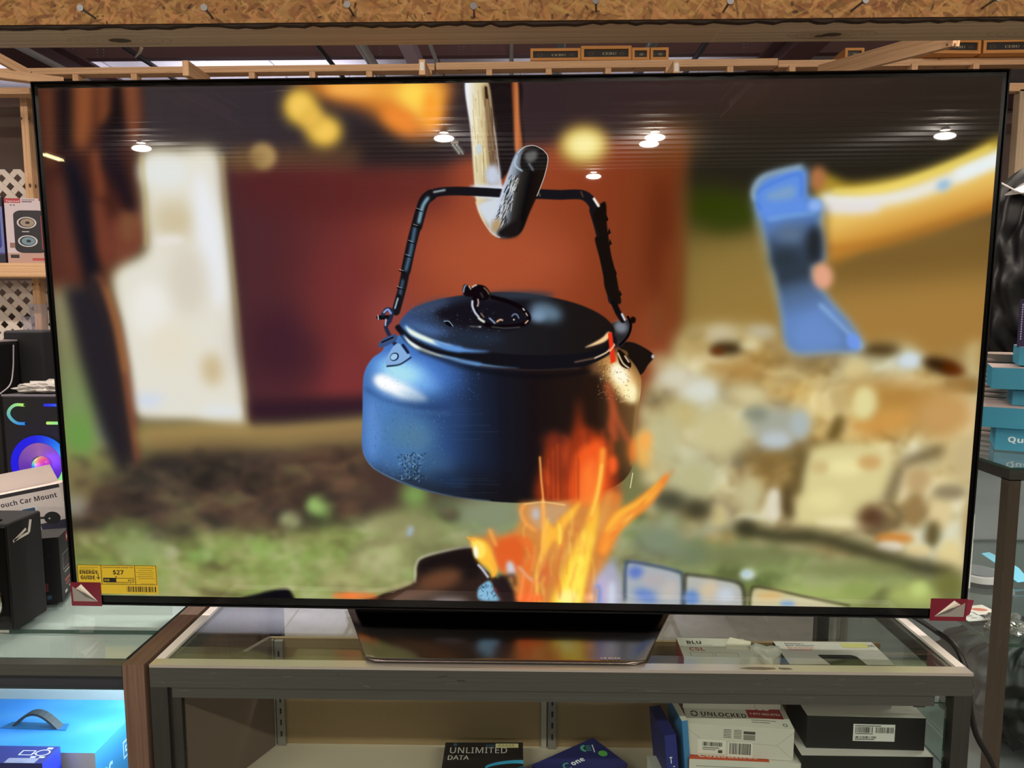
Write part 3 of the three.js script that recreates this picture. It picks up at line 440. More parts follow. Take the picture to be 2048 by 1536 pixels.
  for (let i = 0; i < 420; i++) { const x = rr(740, 890), y = rr(800, 960), k = rnd(); line([[x, y], [x + rr(-3, 3), y + rr(-5, 5)]], rr(0.6, 1.8), k < 0.5 ? rgb(120, 162, 204) : rgb(36, 60, 96), 0.5, 0.22); }
  for (let i = 0; i < 260; i++) { const x = 822 + rr(-28, 28) * Math.sqrt(rnd() + 0.1), y = 934 + rr(-26, 26); line([[x, y], [x + rr(-5, 5), y + rr(-5, 5)]], rr(0.8, 2.2), rnd() < 0.55 ? rgb(22, 40, 54) : rgb(120, 160, 190), 0.5, 0.6); }
  for (let i = 0; i < 500; i++) { const x = rr(760, 960), y = rr(700, 800); blob(x, y, rr(0.5, 1.6), rr(0.5, 1.2), rnd() < 0.5 ? rgb(150, 190, 236) : rgb(54, 90, 150), 0, 0, 0.2); }
  line([[730, 776], [770, 800], [830, 812], [900, 816]], 5, rgb(34, 62, 110), 5, 0.7); line([[742, 790], [790, 812], [850, 824], [900, 826]], 3, rgb(96, 140, 196), 4, 0.5);
  for (let i = 0; i < 14; i++) { const y = rr(765, 990); line([[rr(860, 930), y], [rr(930, 1000), y + rr(-2, 4)]], rr(0.6, 1.4), rgb(70, 100, 140), 0.8, 0.25); }
  // right shoulder glow
  soft([[1190, 720], [1226, 706], [1262, 730], [1284, 770], [1270, 800], [1240, 790], [1216, 760]], rgb(206, 150, 86), 10); blob(1248, 766, 18, 44, rgb(255, 236, 176), 8, -0.6); blob(1240, 748, 14, 24, rgb(255, 250, 222), 6, -0.5); blob(1262, 786, 14, 20, rgb(255, 244, 190), 6, -0.5); blob(1196, 736, 20, 8, rgb(120, 84, 50), 7, -0.3); for (let i = 0; i < 240; i++) blob(rr(1196, 1262), rr(720, 800), rr(0.5, 1.5), rr(0.5, 1.5), rnd() < 0.5 ? rgb(70, 36, 16) : rgb(250, 214, 150), 0, 0, 0.4);
  line([[1278, 760], [1276, 800], [1270, 860], [1264, 930]], 5, rgb(176, 140, 84), 3, 0.8); line([[1240, 804], [1262, 798], [1274, 784]], 1.6, rgb(236, 206, 150), 1.4, 0.7);
  line([[724, 900], [734, 922], [760, 944], [820, 970], [900, 992], [980, 1002]], 3, rgb(110, 130, 150), 1.2, 0.7);
  g.restore();
  // lid and rim
  soft([[798, 648], [800, 668], [820, 690], [860, 708], [920, 724], [1000, 736], [1080, 740], [1150, 736], [1200, 720], [1228, 698], [1230, 672], [1180, 640], [900, 640]], rgb(18, 18, 24), 1.2);
  line([[806, 672], [830, 694], [880, 712], [960, 728]], 7, rgb(60, 98, 158), 2.5); soft([[808, 670], [822, 682], [848, 697], [884, 710], [920, 719], [884, 714], [846, 703], [820, 688]], rgb(236, 244, 236), 1.6); soft([[880, 709], [930, 720], [990, 731], [1040, 736], [980, 734], [920, 725]], rgb(96, 140, 186), 1.8);
  soft([[800, 650], [806, 634], [830, 614], [880, 598], [940, 588], [1010, 584], [1080, 590], [1150, 606], [1200, 628], [1226, 652], [1228, 672], [1212, 692], [1160, 706], [1080, 710], [1000, 706], [920, 696], [860, 680], [820, 664]], lin(800, 650, 1228, 650, [[0, rgb(56, 82, 128)], [0.16, rgb(44, 58, 84)], [0.34, rgb(32, 36, 48)], [0.6, rgb(26, 26, 30)], [1, rgb(26, 20, 18)]]), 1.2);
  soft([[872, 620], [930, 602], [1000, 596], [1060, 604], [1064, 640], [1010, 662], [930, 656], [884, 640]], rgb(20, 18, 26), 7); blob(1092, 624, 34, 18, rgb(96, 120, 140), 9, 0.3); blob(1076, 632, 16, 12, rgb(118, 144, 170), 6); blob(1040, 590, 70, 7, rgb(48, 56, 70), 6); blob(860, 612, 40, 8, rgb(58, 72, 100), 7, -0.3); blob(860, 660, 50, 9, rgb(70, 100, 150), 7, 0.3); blob(940, 676, 70, 12, rgb(34, 44, 62), 8);
  line([[812, 654], [830, 670], [870, 688], [920, 698]], 11, rgb(74, 122, 190), 3); soft([[811, 651], [822, 658], [846, 670], [880, 684], [906, 692], [880, 691], [846, 680], [820, 667]], rgb(232, 246, 232), 2.2); soft([[866, 680], [896, 688], [940, 698], [980, 703], [930, 704], [890, 698]], rgb(96, 148, 214), 2.6);
  for (let i = 0; i < 160; i++) blob(rr(820, 1000), rr(610, 690), rr(0.4, 1.3), rr(0.4, 1), rgb(150, 176, 206), 0, 0, 0.35);
  line([[894, 646], [902, 650]], 6, rgb(10, 10, 14), 0.6); line([[888, 642], [898, 642], [906, 652]], 1.6, rgb(150, 170, 190), 0.6);
  soft([[1170, 695], [1190, 684], [1206, 674], [1216, 664], [1222, 668], [1214, 680], [1198, 688]], rgb(246, 204, 150), 1.6); line([[1190, 716], [1214, 704], [1228, 688]], 3, rgb(255, 220, 170), 1); line([[1150, 724], [1190, 716]], 2, rgb(150, 110, 80), 1.5); poly([[1216, 666], [1224, 664], [1232, 722], [1222, 728]], rgb(226, 52, 26), 1); line([[1220, 702], [1229, 690]], 3, rgb(255, 190, 150), 0.8);
  line([[840, 700], [920, 730], [1010, 748], [1100, 752], [1180, 742]], 7, rgb(12, 12, 18), 4, 0.8); line([[960, 732], [1060, 740], [1160, 736]], 2, rgb(60, 44, 40), 1.5);
  // knob ring
  soft([[926, 574], [930, 568], [938, 572], [944, 575], [950, 570], [958, 569], [970, 572], [979, 582], [980, 592], [972, 600], [958, 600], [946, 594], [932, 592], [926, 586]], rgb(15, 12, 14), 0.8);
  line([[927, 584], [929, 574], [932, 570]], 2.6, rgb(150, 176, 208), 1); line([[938, 572], [942, 578]], 1.8, rgb(236, 220, 210), 0.8); line([[945, 574], [949, 571], [953, 570]], 2.6, rgb(236, 222, 206), 0.9); line([[968, 575], [975, 582], [978, 588]], 1.6, rgb(196, 150, 110), 1); line([[962, 586], [966, 594]], 3, rgb(60, 52, 52), 1.2);
  line([[984, 594], [1014, 602], [1040, 614], [1054, 626], [1058, 636], [1054, 644], [1040, 650], [1016, 653], [990, 652], [972, 648]], 9, rgb(13, 11, 13), 0.9);
  line([[950, 596], [947, 610], [952, 624], [960, 636], [968, 646]], 10, rgb(13, 11, 13), 0.9);
  line([[945, 602], [945, 612], [950, 624], [957, 633]], 4.2, rgb(206, 214, 236), 1); line([[956, 598], [957, 606], [955, 612]], 2.2, rgb(240, 206, 190), 0.9); line([[962, 626], [968, 634]], 1.6, rgb(200, 170, 150), 0.9);
  line([[958, 636], [963, 640], [968, 643]], 5, rgb(214, 216, 206), 1); line([[979, 636], [985, 641], [990, 646]], 3, rgb(150, 180, 214), 1); line([[994, 643], [1000, 639], [1005, 640]], 3.4, rgb(236, 184, 146), 1); line([[1024, 632], [1028, 628], [1034, 629], [1038, 636]], 2, rgb(150, 170, 212), 0.9); blob(1028, 639, 1.8, 1.8, rgb(250, 240, 226), 0.7); line([[1046, 617], [1049, 620]], 2.4, rgb(250, 238, 224), 0.8); line([[1052, 626], [1055, 631]], 2, rgb(246, 226, 206), 0.8); line([[1051, 646], [1056, 641]], 2.6, rgb(240, 196, 156), 0.8); line([[984, 653], [1010, 656], [1040, 654]], 1.6, rgb(96, 90, 92), 1);
  line([[940, 652], [962, 654]], 2, rgb(110, 106, 110), 1.4); blob(960, 653, 3, 1.6, rgb(180, 176, 176), 0.8);
  // left lug
  line([[798, 592], [790, 622]], 9, rgb(20, 22, 28), 0.8); line([[796, 596], [790, 616]], 3, rgb(170, 190, 206), 0.8); line([[757, 634], [778, 634]], 9, rgb(16, 16, 20), 0.6); line([[756, 630], [757, 638]], 2, rgb(210, 210, 214), 0.4); line([[766, 628], [774, 618], [784, 622], [780, 640], [772, 652], [778, 668], [792, 690], [810, 708]], 8, rgb(34, 40, 66), 0.8); line([[768, 624], [776, 618], [782, 626]], 4, rgb(140, 164, 220), 0.8); line([[772, 638], [771, 650]], 3, rgb(160, 180, 210), 0.6);
  soft([[756, 690], [768, 676], [790, 668], [794, 678], [776, 690], [762, 694]], rgb(58, 80, 124), 0.8); line([[764, 684], [786, 674]], 3, rgb(14, 16, 24), 0.6);
  soft([[784, 696], [796, 686], [806, 694], [820, 712], [800, 726], [778, 732], [771, 722]], rgb(132, 172, 220), 0.8); line([[774, 732], [800, 728], [822, 714]], 3, rgb(20, 30, 54), 0.8); blob(789, 713, 10, 8, rgb(20, 34, 60), 0.5, -0.6); blob(788, 713, 8, 6, rgb(158, 200, 236), 0.5, -0.6); line([[806, 690], [816, 704]], 6, rgb(22, 28, 52), 0.8);
  soft([[1236, 700], [1248, 706], [1262, 726], [1258, 738], [1240, 728]], rgb(20, 14, 12), 0.8); line([[1236, 706], [1246, 726], [1258, 736]], 3, rgb(236, 206, 166), 0.8); line([[1250, 712], [1258, 724]], 3, rgb(226, 196, 160), 0.8);
  // ---- fire box and logs
  soft([[560, 1215], [480, 1200], [520, 1186], [560, 1178], [580, 1182], [592, 1215]], rgb(14, 13, 18), 3);
  soft([[700, 1215], [760, 1190], [826, 1166], [834, 1130], [846, 1116], [900, 1102], [944, 1094], [960, 1130], [1010, 1170], [1040, 1215]], rgb(44, 30, 26), 2); line([[830, 1164], [832, 1132], [846, 1114], [900, 1100], [944, 1093]], 4, rgb(196, 192, 170), 2.5); line([[700, 1190], [760, 1180], [824, 1166]], 5, rgb(196, 186, 140), 4, 0.8); soft([[850, 1120], [940, 1100], [960, 1150], [900, 1160], [846, 1150]], rgb(26, 20, 20), 6); blob(880, 1160, 50, 22, rgb(104, 66, 44), 10, -0.3); blob(820, 1190, 60, 14, rgb(92, 62, 44), 10, -0.3); blob(900, 1204, 40, 8, rgb(150, 140, 140), 8);
  line([[957, 1130], [966, 1140], [976, 1154]], 5, rgb(200, 206, 226), 1.6); soft([[956, 1180], [966, 1168], [980, 1162], [990, 1180], [1002, 1200], [960, 1200]], rgb(132, 182, 212), 2.5); for (let i = 0; i < 30; i++) { const x = rr(960, 990), y = rr(1168, 1198); line([[x, y], [x + rr(-6, 6), y + rr(-6, 6)]], 1.6, rgb(40, 80, 110), 0.6, 0.6); } line([[992, 1178], [1008, 1200]], 6, rgb(224, 90, 80), 2);
  for (const [x, w] of [[690, 30], [720, 40]]) blob(x, 1192, w, 7, rgb(250, 122, 60), 5, 0, 0.8);
  // iron grate plates at the lower right
  const fence = (p, c) => { poly(p, c, 4, 0.92); };
  soft([[1180, 1215], [1190, 1150], [1230, 1120], [1250, 1215]], rgb(170, 170, 190), 10); blob(1205, 1180, 22, 30, rgb(190, 176, 206), 10); blob(1196, 1190, 7, 24, rgb(112, 136, 214), 5); blob(1224, 1190, 8, 30, rgb(206, 214, 226), 6);
  fence([[1252, 1215], [1250, 1132], [1262, 1122], [1348, 1140], [1364, 1152], [1366, 1215]], rgb(170, 176, 186)); line([[1250, 1200], [1252, 1136], [1264, 1124], [1352, 1142], [1366, 1156], [1366, 1215]], 6, rgb(60, 76, 104), 3); blob(1272, 1145, 16, 14, rgb(96, 120, 196), 7); blob(1292, 1192, 26, 14, rgb(96, 130, 200), 9, 0.4); blob(1340, 1180, 20, 24, rgb(190, 184, 176), 9); blob(1310, 1160, 26, 14, rgb(178, 170, 172), 8);
  fence([[1372, 1215], [1372, 1156], [1380, 1150], [1470, 1164], [1486, 1180], [1488, 1215]], rgb(184, 184, 182)); line([[1370, 1210], [1371, 1156], [1382, 1150], [1472, 1164], [1488, 1182], [1490, 1215]], 5, rgb(54, 52, 44), 3); blob(1384, 1196, 18, 16, rgb(92, 132, 196), 7); blob(1420, 1180, 20, 20, rgb(206, 190, 160), 8); blob(1452, 1190, 20, 16, rgb(196, 204, 214), 8);
  fence([[1502, 1225], [1504, 1184], [1516, 1176], [1620, 1196], [1690, 1214], [1690, 1230]], rgb(206, 196, 160)); line([[1500, 1220], [1503, 1184], [1518, 1174], [1620, 1196], [1700, 1212]], 4, rgb(70, 62, 40), 2.5); blob(1540, 1192, 30, 8, rgb(214, 176, 110), 7); blob(1576, 1208, 16, 6, rgb(120, 160, 206), 5); blob(1496, 1150, 16, 12, rgb(210, 222, 214), 6); blob(1494, 1148, 8, 6, rgb(170, 200, 214), 4);
  // ---- flames
  g.globalCompositeOperation = 'source-over';
  soft([[1080, 1004], [1084, 930], [1096, 880], [1110, 866], [1130, 886], [1150, 850], [1158, 796], [1168, 850], [1200, 866], [1220, 900], [1232, 940], [1240, 990], [1220, 1004]], rgb(190, 62, 24), 9, 0.75);
  soft([[1140, 1000], [1146, 920], [1176, 886], [1204, 880], [1216, 920], [1210, 990]], rgb(250, 94, 34), 8, 0.9); soft([[1160, 1000], [1166, 940], [1190, 920], [1196, 1000]], rgb(255, 132, 54), 8, 0.8);
  soft([[1236, 880], [1228, 800], [1212, 760], [1222, 800], [1216, 860]], rgb(196, 84, 44), 6, 0.8); line([[1214, 770], [1232, 830], [1256, 880]], 10, rgb(190, 88, 50), 6, 0.8); blob(1268, 900, 12, 26, rgb(226, 110, 40), 7, 0, 0.9); blob(1286, 900, 16, 40, rgb(240, 180, 90), 9, -0.1, 0.9); blob(1292, 880, 12, 20, rgb(250, 170, 80), 7, 0, 0.8); blob(1226, 930, 10, 20, rgb(250, 96, 40), 6);
  for (let i = 0; i < 26; i++) { const x = rr(1086, 1160); line([[x, rr(880, 930)], [x + rr(-2, 3), 1000]], rr(1, 4), rnd() < 0.5 ? rgb(226, 92, 34) : rgb(150, 46, 24), 2, 0.45); }
  soft([[940, 1076], [968, 1074], [984, 1058], [996, 1072], [1030, 1060], [1044, 1030], [1040, 1006], [1110, 1004], [1180, 994], [1240, 986], [1242, 1040], [1230, 1090], [1210, 1130], [1190, 1160], [1170, 1210], [1040, 1210], [1020, 1160], [1000, 1140], [970, 1120], [950, 1096]], rgb(246, 138, 56), 7, 0.72);
  soft([[988, 1090], [1030, 1070], [1050, 1090], [1044, 1140], [1000, 1140]], rgb(226, 92, 38), 7, 0.9); soft([[1046, 1140], [1060, 1110], [1040, 1080], [1052, 1072], [1070, 1100], [1062, 1160], [1070, 1200], [1040, 1200]], rgb(236, 112, 48), 5, 0.9);
  soft([[1060, 1010], [1090, 1006], [1140, 1012], [1110, 1050], [1080, 1060], [1060, 1040]], rgb(196, 160, 120), 7, 0.8); blob(1072, 1028, 8, 12, rgb(196, 186, 190), 5);
  soft([[940, 1076], [966, 1080], [978, 1090], [986, 1110], [994, 1140], [984, 1156], [978, 1140], [958, 1124], [950, 1110], [950, 1096]], rgb(255, 192, 62), 4); soft([[944, 1082], [966, 1086], [972, 1106], [960, 1118], [950, 1108]], rgb(255, 226, 96), 3); blob(952, 1104, 5, 14, rgb(255, 250, 226), 2.5, -0.1); line([[934, 1074], [950, 1082]], 3, rgb(255, 170, 70), 1.5); line([[980, 1060], [986, 1076], [992, 1090]], 6, rgb(255, 168, 80), 3, 0.9); line([[982, 1122], [992, 1140], [986, 1152]], 6, rgb(255, 176, 60), 2);
  blob(1022, 1138, 9, 18, rgb(206, 206, 214), 4, -0.2); line([[1038, 1134], [1056, 1154], [1070, 1164]], 6, rgb(226, 170, 130), 3); line([[1006, 1160], [1026, 1150], [1030, 1170]], 8, rgb(60, 30, 24), 4, 0.8); soft([[1000, 1150], [1020, 1164], [1030, 1204], [1006, 1206], [990, 1176]], rgb(36, 24, 26), 5);
  soft([[1104, 1210], [1120, 1160], [1140, 1110], [1160, 1080], [1176, 1040], [1194, 1000], [1198, 1040], [1190, 1080], [1180, 1130], [1168, 1170], [1160, 1212]], rgb(255, 196, 60), 6, 0.95); soft([[1112, 1212], [1132, 1160], [1146, 1120], [1176, 1104], [1172, 1150], [1158, 1212]], rgb(255, 232, 84), 6); blob(1136, 1196, 22, 18, rgb(255, 244, 140), 6); blob(1170, 1084, 16, 26, rgb(255, 214, 78), 7, 0.3);
  soft([[1086, 1110], [1090, 1040], [1108, 1056], [1118, 1040], [1160, 1004], [1150, 1030], [1128, 1060], [1120, 1100], [1110, 1080]], rgb(255, 186, 62), 4.5, 0.95); line([[1086, 1000], [1088, 1050], [1086, 1100], [1074, 1140], [1074, 1180], [1080, 1206]], 6, rgb(255, 182, 76), 2.5, 0.9); line([[1120, 1050], [1121, 1086]], 6, rgb(255, 226, 88), 2.5); line([[1080, 914], [1083, 960], [1087, 1004], [1088, 1060]], 4, rgb(255, 168, 84), 1.5, 0.95); line([[1206, 900], [1202, 950], [1194, 990], [1180, 1040]], 11, rgb(255, 168, 62), 4, 0.9); line([[1204, 930], [1196, 984], [1184, 1030]], 5, rgb(255, 206, 84), 2.5); line([[1048, 1010], [1042, 1024], [1052, 1046], [1070, 1060]], 7, rgb(250, 164, 80), 3, 0.9); line([[1050, 1008], [1086, 1004], [1130, 1010]], 3, rgb(252, 206, 130), 1.5, 0.9);
  soft([[1196, 1100], [1206, 1066], [1226, 1030], [1270, 1000], [1310, 970], [1336, 944], [1330, 970], [1300, 1012], [1262, 1044], [1230, 1076], [1212, 1110]], rgb(248, 142, 50), 5, 0.92); soft([[1210, 1062], [1234, 1026], [1280, 1000], [1320, 964], [1300, 1000], [1250, 1028], [1220, 1060]], rgb(255, 196, 66), 5, 0.9); line([[1208, 1100], [1224, 1060], [1250, 1030]], 8, rgb(255, 170, 66), 5, 0.8); soft([[1212, 990], [1226, 982], [1222, 1000], [1204, 1060], [1196, 1060]], rgb(228, 160, 80), 6, 0.6);
  blob(1090, 1150, 10, 34, rgb(220, 96, 54), 8, 0, 0.7); blob(1060, 1196, 30, 10, rgb(252, 110, 50), 6); line([[1048, 1150], [1040, 1200]], 5, rgb(255, 150, 80), 3); line([[1068, 1160], [1058, 1204]], 5, rgb(252, 130, 70), 3); blob(1180, 1196, 10, 9, rgb(255, 196, 140), 5);
  for (let i = 0; i < 46; i++) { const x = rr(1046, 1190), y = rr(1020, 1180), L = rr(18, 60), k = rr(-10, 16), t = rnd(); line([[x, y + L], [x + k * 0.3 + rr(-4, 4), y + L * 0.5], [x + k, y]], rr(1.5, 6), t < 0.4 ? rgb(255, 214, 96) : t < 0.75 ? rgb(255, 170, 72) : rgb(226, 104, 44), rr(2, 4), rr(0.25, 0.55)); }
  for (let i = 0; i < 16; i++) { const s = rnd(), x = 1208 + s * 110, y = 1074 - s * 116; line([[x, y + rr(6, 18)], [x + 14, y], [x + 34, y - 22]], rr(2, 5), rnd() < 0.5 ? rgb(255, 206, 84) : rgb(240, 128, 44), 3, 0.45); }
  for (let i = 0; i < 18; i++) { const x = rr(1090, 1230), y = rr(850, 960); line([[x, y + rr(20, 60)], [x + rr(-5, 5), y]], rr(3, 9), rnd() < 0.5 ? rgb(246, 98, 40) : rgb(120, 40, 24), 5, 0.35); }
  blob(1120, 930, 22, 40, rgb(120, 44, 28), 10, 0, 0.5); blob(1110, 880, 30, 16, rgb(110, 40, 28), 10, 0, 0.6);
  line([[1266, 946], [1261, 976]], 1.5, rgb(255, 240, 200), 0.5); blur(0); g.globalAlpha = 1;
  const im = g.getImageData(0, 0, SW, SH), lut = new Uint8ClampedArray(256).map((_, v) => { const l = Math.max(0, Math.pow(v / 255, 2.2) - 0.0012) * 1.0012; return Math.pow(l, 1 / 2.2) * 255; });
  for (let k = 0; k < im.data.length; k += 4) for (let n = 0; n < 3; n++) im.data[k + n] = lut[im.data[k + n]];
  g.putImageData(im, 0, 0);
});
const pictureT = new THREE.CanvasTexture(picture); pictureT.colorSpace = THREE.SRGBColorSpace;

// ---------------------------------------------------------------- television
{
  const tv = thing('television', 'large flat television showing a black kettle over a fire, on a dark metal stand', 'television', [0, 0.0288, 0]);
  tv.rotation.set(0.019, -0.0186, 0, 'YXZ');
  const W = 1.449, H = 0.83;
  const shell = merge([rbx(W, H, 0.006, 0.0025, 0, H / 2, -0.004)]);
  part('front_glass', shell, blackGloss, tv);
  const edge = MP(0x0a0a0b, 0.4, 0.4);
  for (const [n, g] of [['frame_top', bx(-W / 2, H, -0.009, W / 2, H + 0.0022, 0.0006)], ['frame_bottom', bx(-W / 2, -0.0022, -0.009, W / 2, 0, 0.0006)], ['frame_side', bx(-W / 2 - 0.0022, -0.0022, -0.009, -W / 2, H + 0.0022, 0.0006)], ['frame_side', bx(W / 2, -0.0022, -0.009, W / 2 + 0.0022, H + 0.0022, 0.0006)]]) part(n, g, edge, tv);
  part('rear_housing', rbx(1.2, 0.5, 0.038, 0.012, 0, 0.26, -0.03), black, tv);
  const sg = new THREE.PlaneGeometry(1.433, 0.8075); sg.translate(0, 0.4183, -0.0002);
  part('screen', sg, MP(0x020202, 0.012, 0, { emissive: 0xffffff, emissiveMap: pictureT, emissiveIntensity: 1, specularIntensity: 0.9 }), tv, 'lit screen with the picture of a hanging kettle, flames, an axe and rocks');
  const glow = new THREE.RectAreaLight(0xe0b080, 0.06, 1.42, 0.8); glow.name = 'screen_area'; glow.position.set(0, 0.418, 0.004); glow.rotation.y = Math.PI; tv.add(glow);
  // stand: sloping brushed plate, foot and neck, level on the counter although the panel leans
  tv.updateMatrix(); const back = new THREE.Matrix4().copy(tv.matrix); back.elements[13] -= CT; back.invert();
  const prof = (t) => [0.0058 + 0.0082 * t - 0.002 * t * t, 0.124 - 0.2 * t];
  const plateG = () => {
    const nu = 24, nt = 28, P = [], idx = [], uv = [], half = (t, s) => { const w = s < 0 ? 0.203 + 0.0842 * t : 0.2 + 0.0852 * t, c = Math.max(0, 0.035 - t) / 0.035; return w - 0.012 * c * c; };
    for (const drop of [0, 0.0045]) for (let j = 0; j <= nt; j++) for (let i = 0; i <= nu; i++) { const t = j / nt, u = i / nu, [y, z] = prof(t), x = -half(t, -1) * (1 - u) + half(t, 1) * u; P.push(x, y - drop, z); uv.push(x, t * 0.14); }
    const N = (nu + 1) * (nt + 1), q = (a, b, c2, d) => idx.push(a, b, c2, a, c2, d);
    for (let j = 0; j < nt; j++) for (let i = 0; i < nu; i++) { const a = j * (nu + 1) + i; q(a, a + 1, a + nu + 2, a + nu + 1); q(N + a, N + a + nu + 1, N + a + nu + 2, N + a + 1); }
    for (let i = 0; i < nu; i++) { q(i, N + i, N + i + 1, i + 1); const a = nt * (nu + 1) + i; q(a, a + 1, N + a + 1, N + a); }
    for (let j = 0; j < nt; j++) { const a = j * (nu + 1), b = a + nu + 1; q(a, b, N + b, N + a); const c3 = a + nu, d3 = c3 + nu + 1; q(c3, N + c3, N + d3, d3); }
    const g = new THREE.BufferGeometry(); g.setAttribute('position', new THREE.Float32BufferAttribute(P, 3)); g.setAttribute('uv', new THREE.Float32BufferAttribute(uv, 2)); g.setIndex(idx); g.computeVertexNormals(); return g;
  };
  const brushT = tex(1024, 512, (g, w, h) => { g.fillStyle = '#808080'; g.fillRect(0, 0, w, h); for (let i = 0; i < 5000; i++) { const v = rr(70, 190); g.fillStyle = rgb(v, v, v, 0.35); g.fillRect(rr(-100, w), rr(0, h), rr(40, 300), 1); } }, [2, 6]); brushT.colorSpace = THREE.NoColorSpace;
  const plateM = MP(0x7c7672, 0.2, 1, { bumpMap: brushT, bumpScale: 0.00008, anisotropy: 0.75, anisotropyRotation: 0 });
  const stand = part('stand', plateG().applyMatrix4(back), plateM, tv, 'dark brushed metal stand plate sloping forward');
  part('stand_foot_and_blocker', merge([bx(-0.2, 0, -0.11, 0.197, 0.0012, 0.118), bx(-0.262, 0.0135, -0.09, 0.262, 0.09, -0.042)]).applyMatrix4(back), black, tv);  // black neck block made wide so the plate mirrors dark
  const logoM = M(0x9a948c, 0.5);
  const lg = new THREE.PlaneGeometry(0.046, 0.009), logo = part('stand_lettering', lg, M(0xffffff, 0.5, 0, { map: tex(256, 50, (g, w, h) => { g.clearRect(0, 0, w, h); g.fillStyle = '#b8b0a4'; g.font = 'bold 40px sans-serif'; g.textBaseline = 'middle'; g.textAlign = 'center'; g.fillText('LG OLED', w / 2, h / 2 + 2); }), transparent: true, polygonOffset: true, polygonOffsetFactor: -1 }), stand);
  { const A = new THREE.Vector3(0.153, 0.0058, 0.124), y = new THREE.Vector3(0, 0.0082, -0.2).normalize(), x = new THREE.Vector3(1, 0, 0), z = x.clone().cross(y);
    lg.applyMatrix4(new THREE.Matrix4().makeBasis(x, y, z).setPosition(A.addScaledVector(y, 0.008).addScaledVector(z, 0.0012))).applyMatrix4(back); }
  // energy label stuck on the screen
  const label = tex(660, 260, (g, w, h) => {
    g.fillStyle = '#d8b92c'; g.fillRect(0, 0, w, h);
    g.strokeStyle = '#2a2410'; g.lineWidth = 4; g.strokeRect(3, 3, w - 12, 172); g.fillStyle = '#2a2410'; g.fillRect(196, 3, 5, 172); g.fillRect(474, 3, 5, 172);
    g.fillStyle = '#111'; g.font = '900 46px sans-serif'; g.textAlign = 'left';
    g.save(); g.translate(16, 84); g.scale(0.86, 1); g.fillText('ENERGY', 0, 0); g.restore(); g.save(); g.translate(22, 132); g.scale(0.86, 1); g.fillText('GUIDE', 0, 0); g.restore();
    g.lineWidth = 6; g.strokeStyle = '#111'; g.beginPath(); g.moveTo(170, 70); g.lineTo(170, 124); g.stroke(); g.beginPath(); g.moveTo(156, 110); g.lineTo(170, 128); g.lineTo(184, 110); g.stroke();
    g.font = 'bold 17px serif'; g.textAlign = 'center'; g.fillText('Estimated Yearly Energy Cost', 338, 26); g.font = 'bold 56px sans-serif'; g.fillText('$27', 338, 86);
    g.fillRect(212, 118, 106, 38); g.lineWidth = 4; g.strokeRect(212, 118, 250, 38); g.fillStyle = '#d8b92c'; g.font = 'bold 26px sans-serif'; g.fillText('$10', 240, 147); g.fillStyle = '#3a3316'; g.fillText('$51', 434, 147); g.fillStyle = '#111'; g.beginPath(); g.moveTo(308, 104); g.lineTo(328, 104); g.lineTo(318, 116); g.fill();
    g.fillStyle = '#5c5020'; g.font = '12px sans-serif'; g.fillText('Cost Range of Similar Models (60" - 69")', 338, 171);
    for (const [x, y, L] of [[20, 22, 150], [20, 38, 120], [490, 22, 140], [505, 42, 110], [490, 62, 140], [505, 80, 120], [490, 98, 130], [505, 116, 130], [520, 164, 110]]) for (let k = 0; k < L; k += 9) g.fillRect(x + k, y, 6, 5);
    g.fillStyle = '#3a2d16'; for (let x = 400; x < 640; ) { const b = 3 + Math.floor(rnd() * 9); g.fillRect(x, 192, b, 50); x += b + 3 + Math.floor(rnd() * 7); }
  });
  const pos = (x, y) => { const p = sk(x, y); return [-0.7165 + p[0] / SW * 1.433, 0.822 - p[1] / SH * 0.8075]; };
  const q = [pos(152, 1128), pos(316, 1188)], eg = new THREE.BoxGeometry(q[1][0] - q[0][0], q[0][1] - q[1][1], 0.0004); eg.translate((q[0][0] + q[1][0]) / 2, (q[0][1] + q[1][1]) / 2, 0.0002);
  const plainY = M(0xc8aa28, 0.5), labelM = M(0xffffff, 0.45, 0, { map: label });
  part('energy_label', eg, [plainY, plainY, plainY, plainY, labelM, plainY], tv, 'yellow energy guide label stuck in the corner of the screen');
  // maroon corner stickers with a printed peeling page
  const sticker = (flip) => tex(256, 176, (g, w, h) => {
    g.fillStyle = '#6e1228'; g.fillRect(0, 0, w, h); if (flip) { g.translate(w, 0); g.scale(-1, 1); }
    g.fillStyle = '#8d8a84'; g.beginPath(); g.moveTo(14, 30); g.lineTo(60, 62); g.lineTo(120, 70); g.lineTo(225, 142); g.lineTo(18, 142); g.fill();
    g.fillStyle = '#5e5a56'; g.beginPath(); g.moveTo(60, 62); g.lineTo(130, 84); g.lineTo(225, 142); g.lineTo(120, 108); g.fill();
    g.fillStyle = '#cfc8ba'; g.beginPath(); g.moveTo(44, 48); g.lineTo(92, 14); g.lineTo(150, 70); g.lineTo(225, 142); g.lineTo(110, 74); g.fill();
    g.fillStyle = '#efe8da'; g.beginPath(); g.moveTo(70, 34); g.lineTo(92, 14); g.lineTo(160, 84); g.lineTo(215, 134); g.lineTo(130, 72); g.fill();
  });
  for (const [x0, y0, x1, y1, flip, lab] of [[-0.7275, -0.004, -0.676, 0.037, false, 'maroon corner sticker with a peeling page at the lower left'], [0.67, -0.005, 0.7265, 0.032, true, 'maroon corner sticker with a peeling page at the lower right']]) {
    const g = new THREE.BoxGeometry(x1 - x0, y1 - y0, 0.0005); g.translate((x0 + x1) / 2, (y0 + y1) / 2, 0.0011);
    const side = M(0x5a1224, 0.5); part('corner_sticker', g, [side, side, side, side, M(0xffffff, 0.4, 0, { map: sticker(flip) }), side], tv, lab);
  }
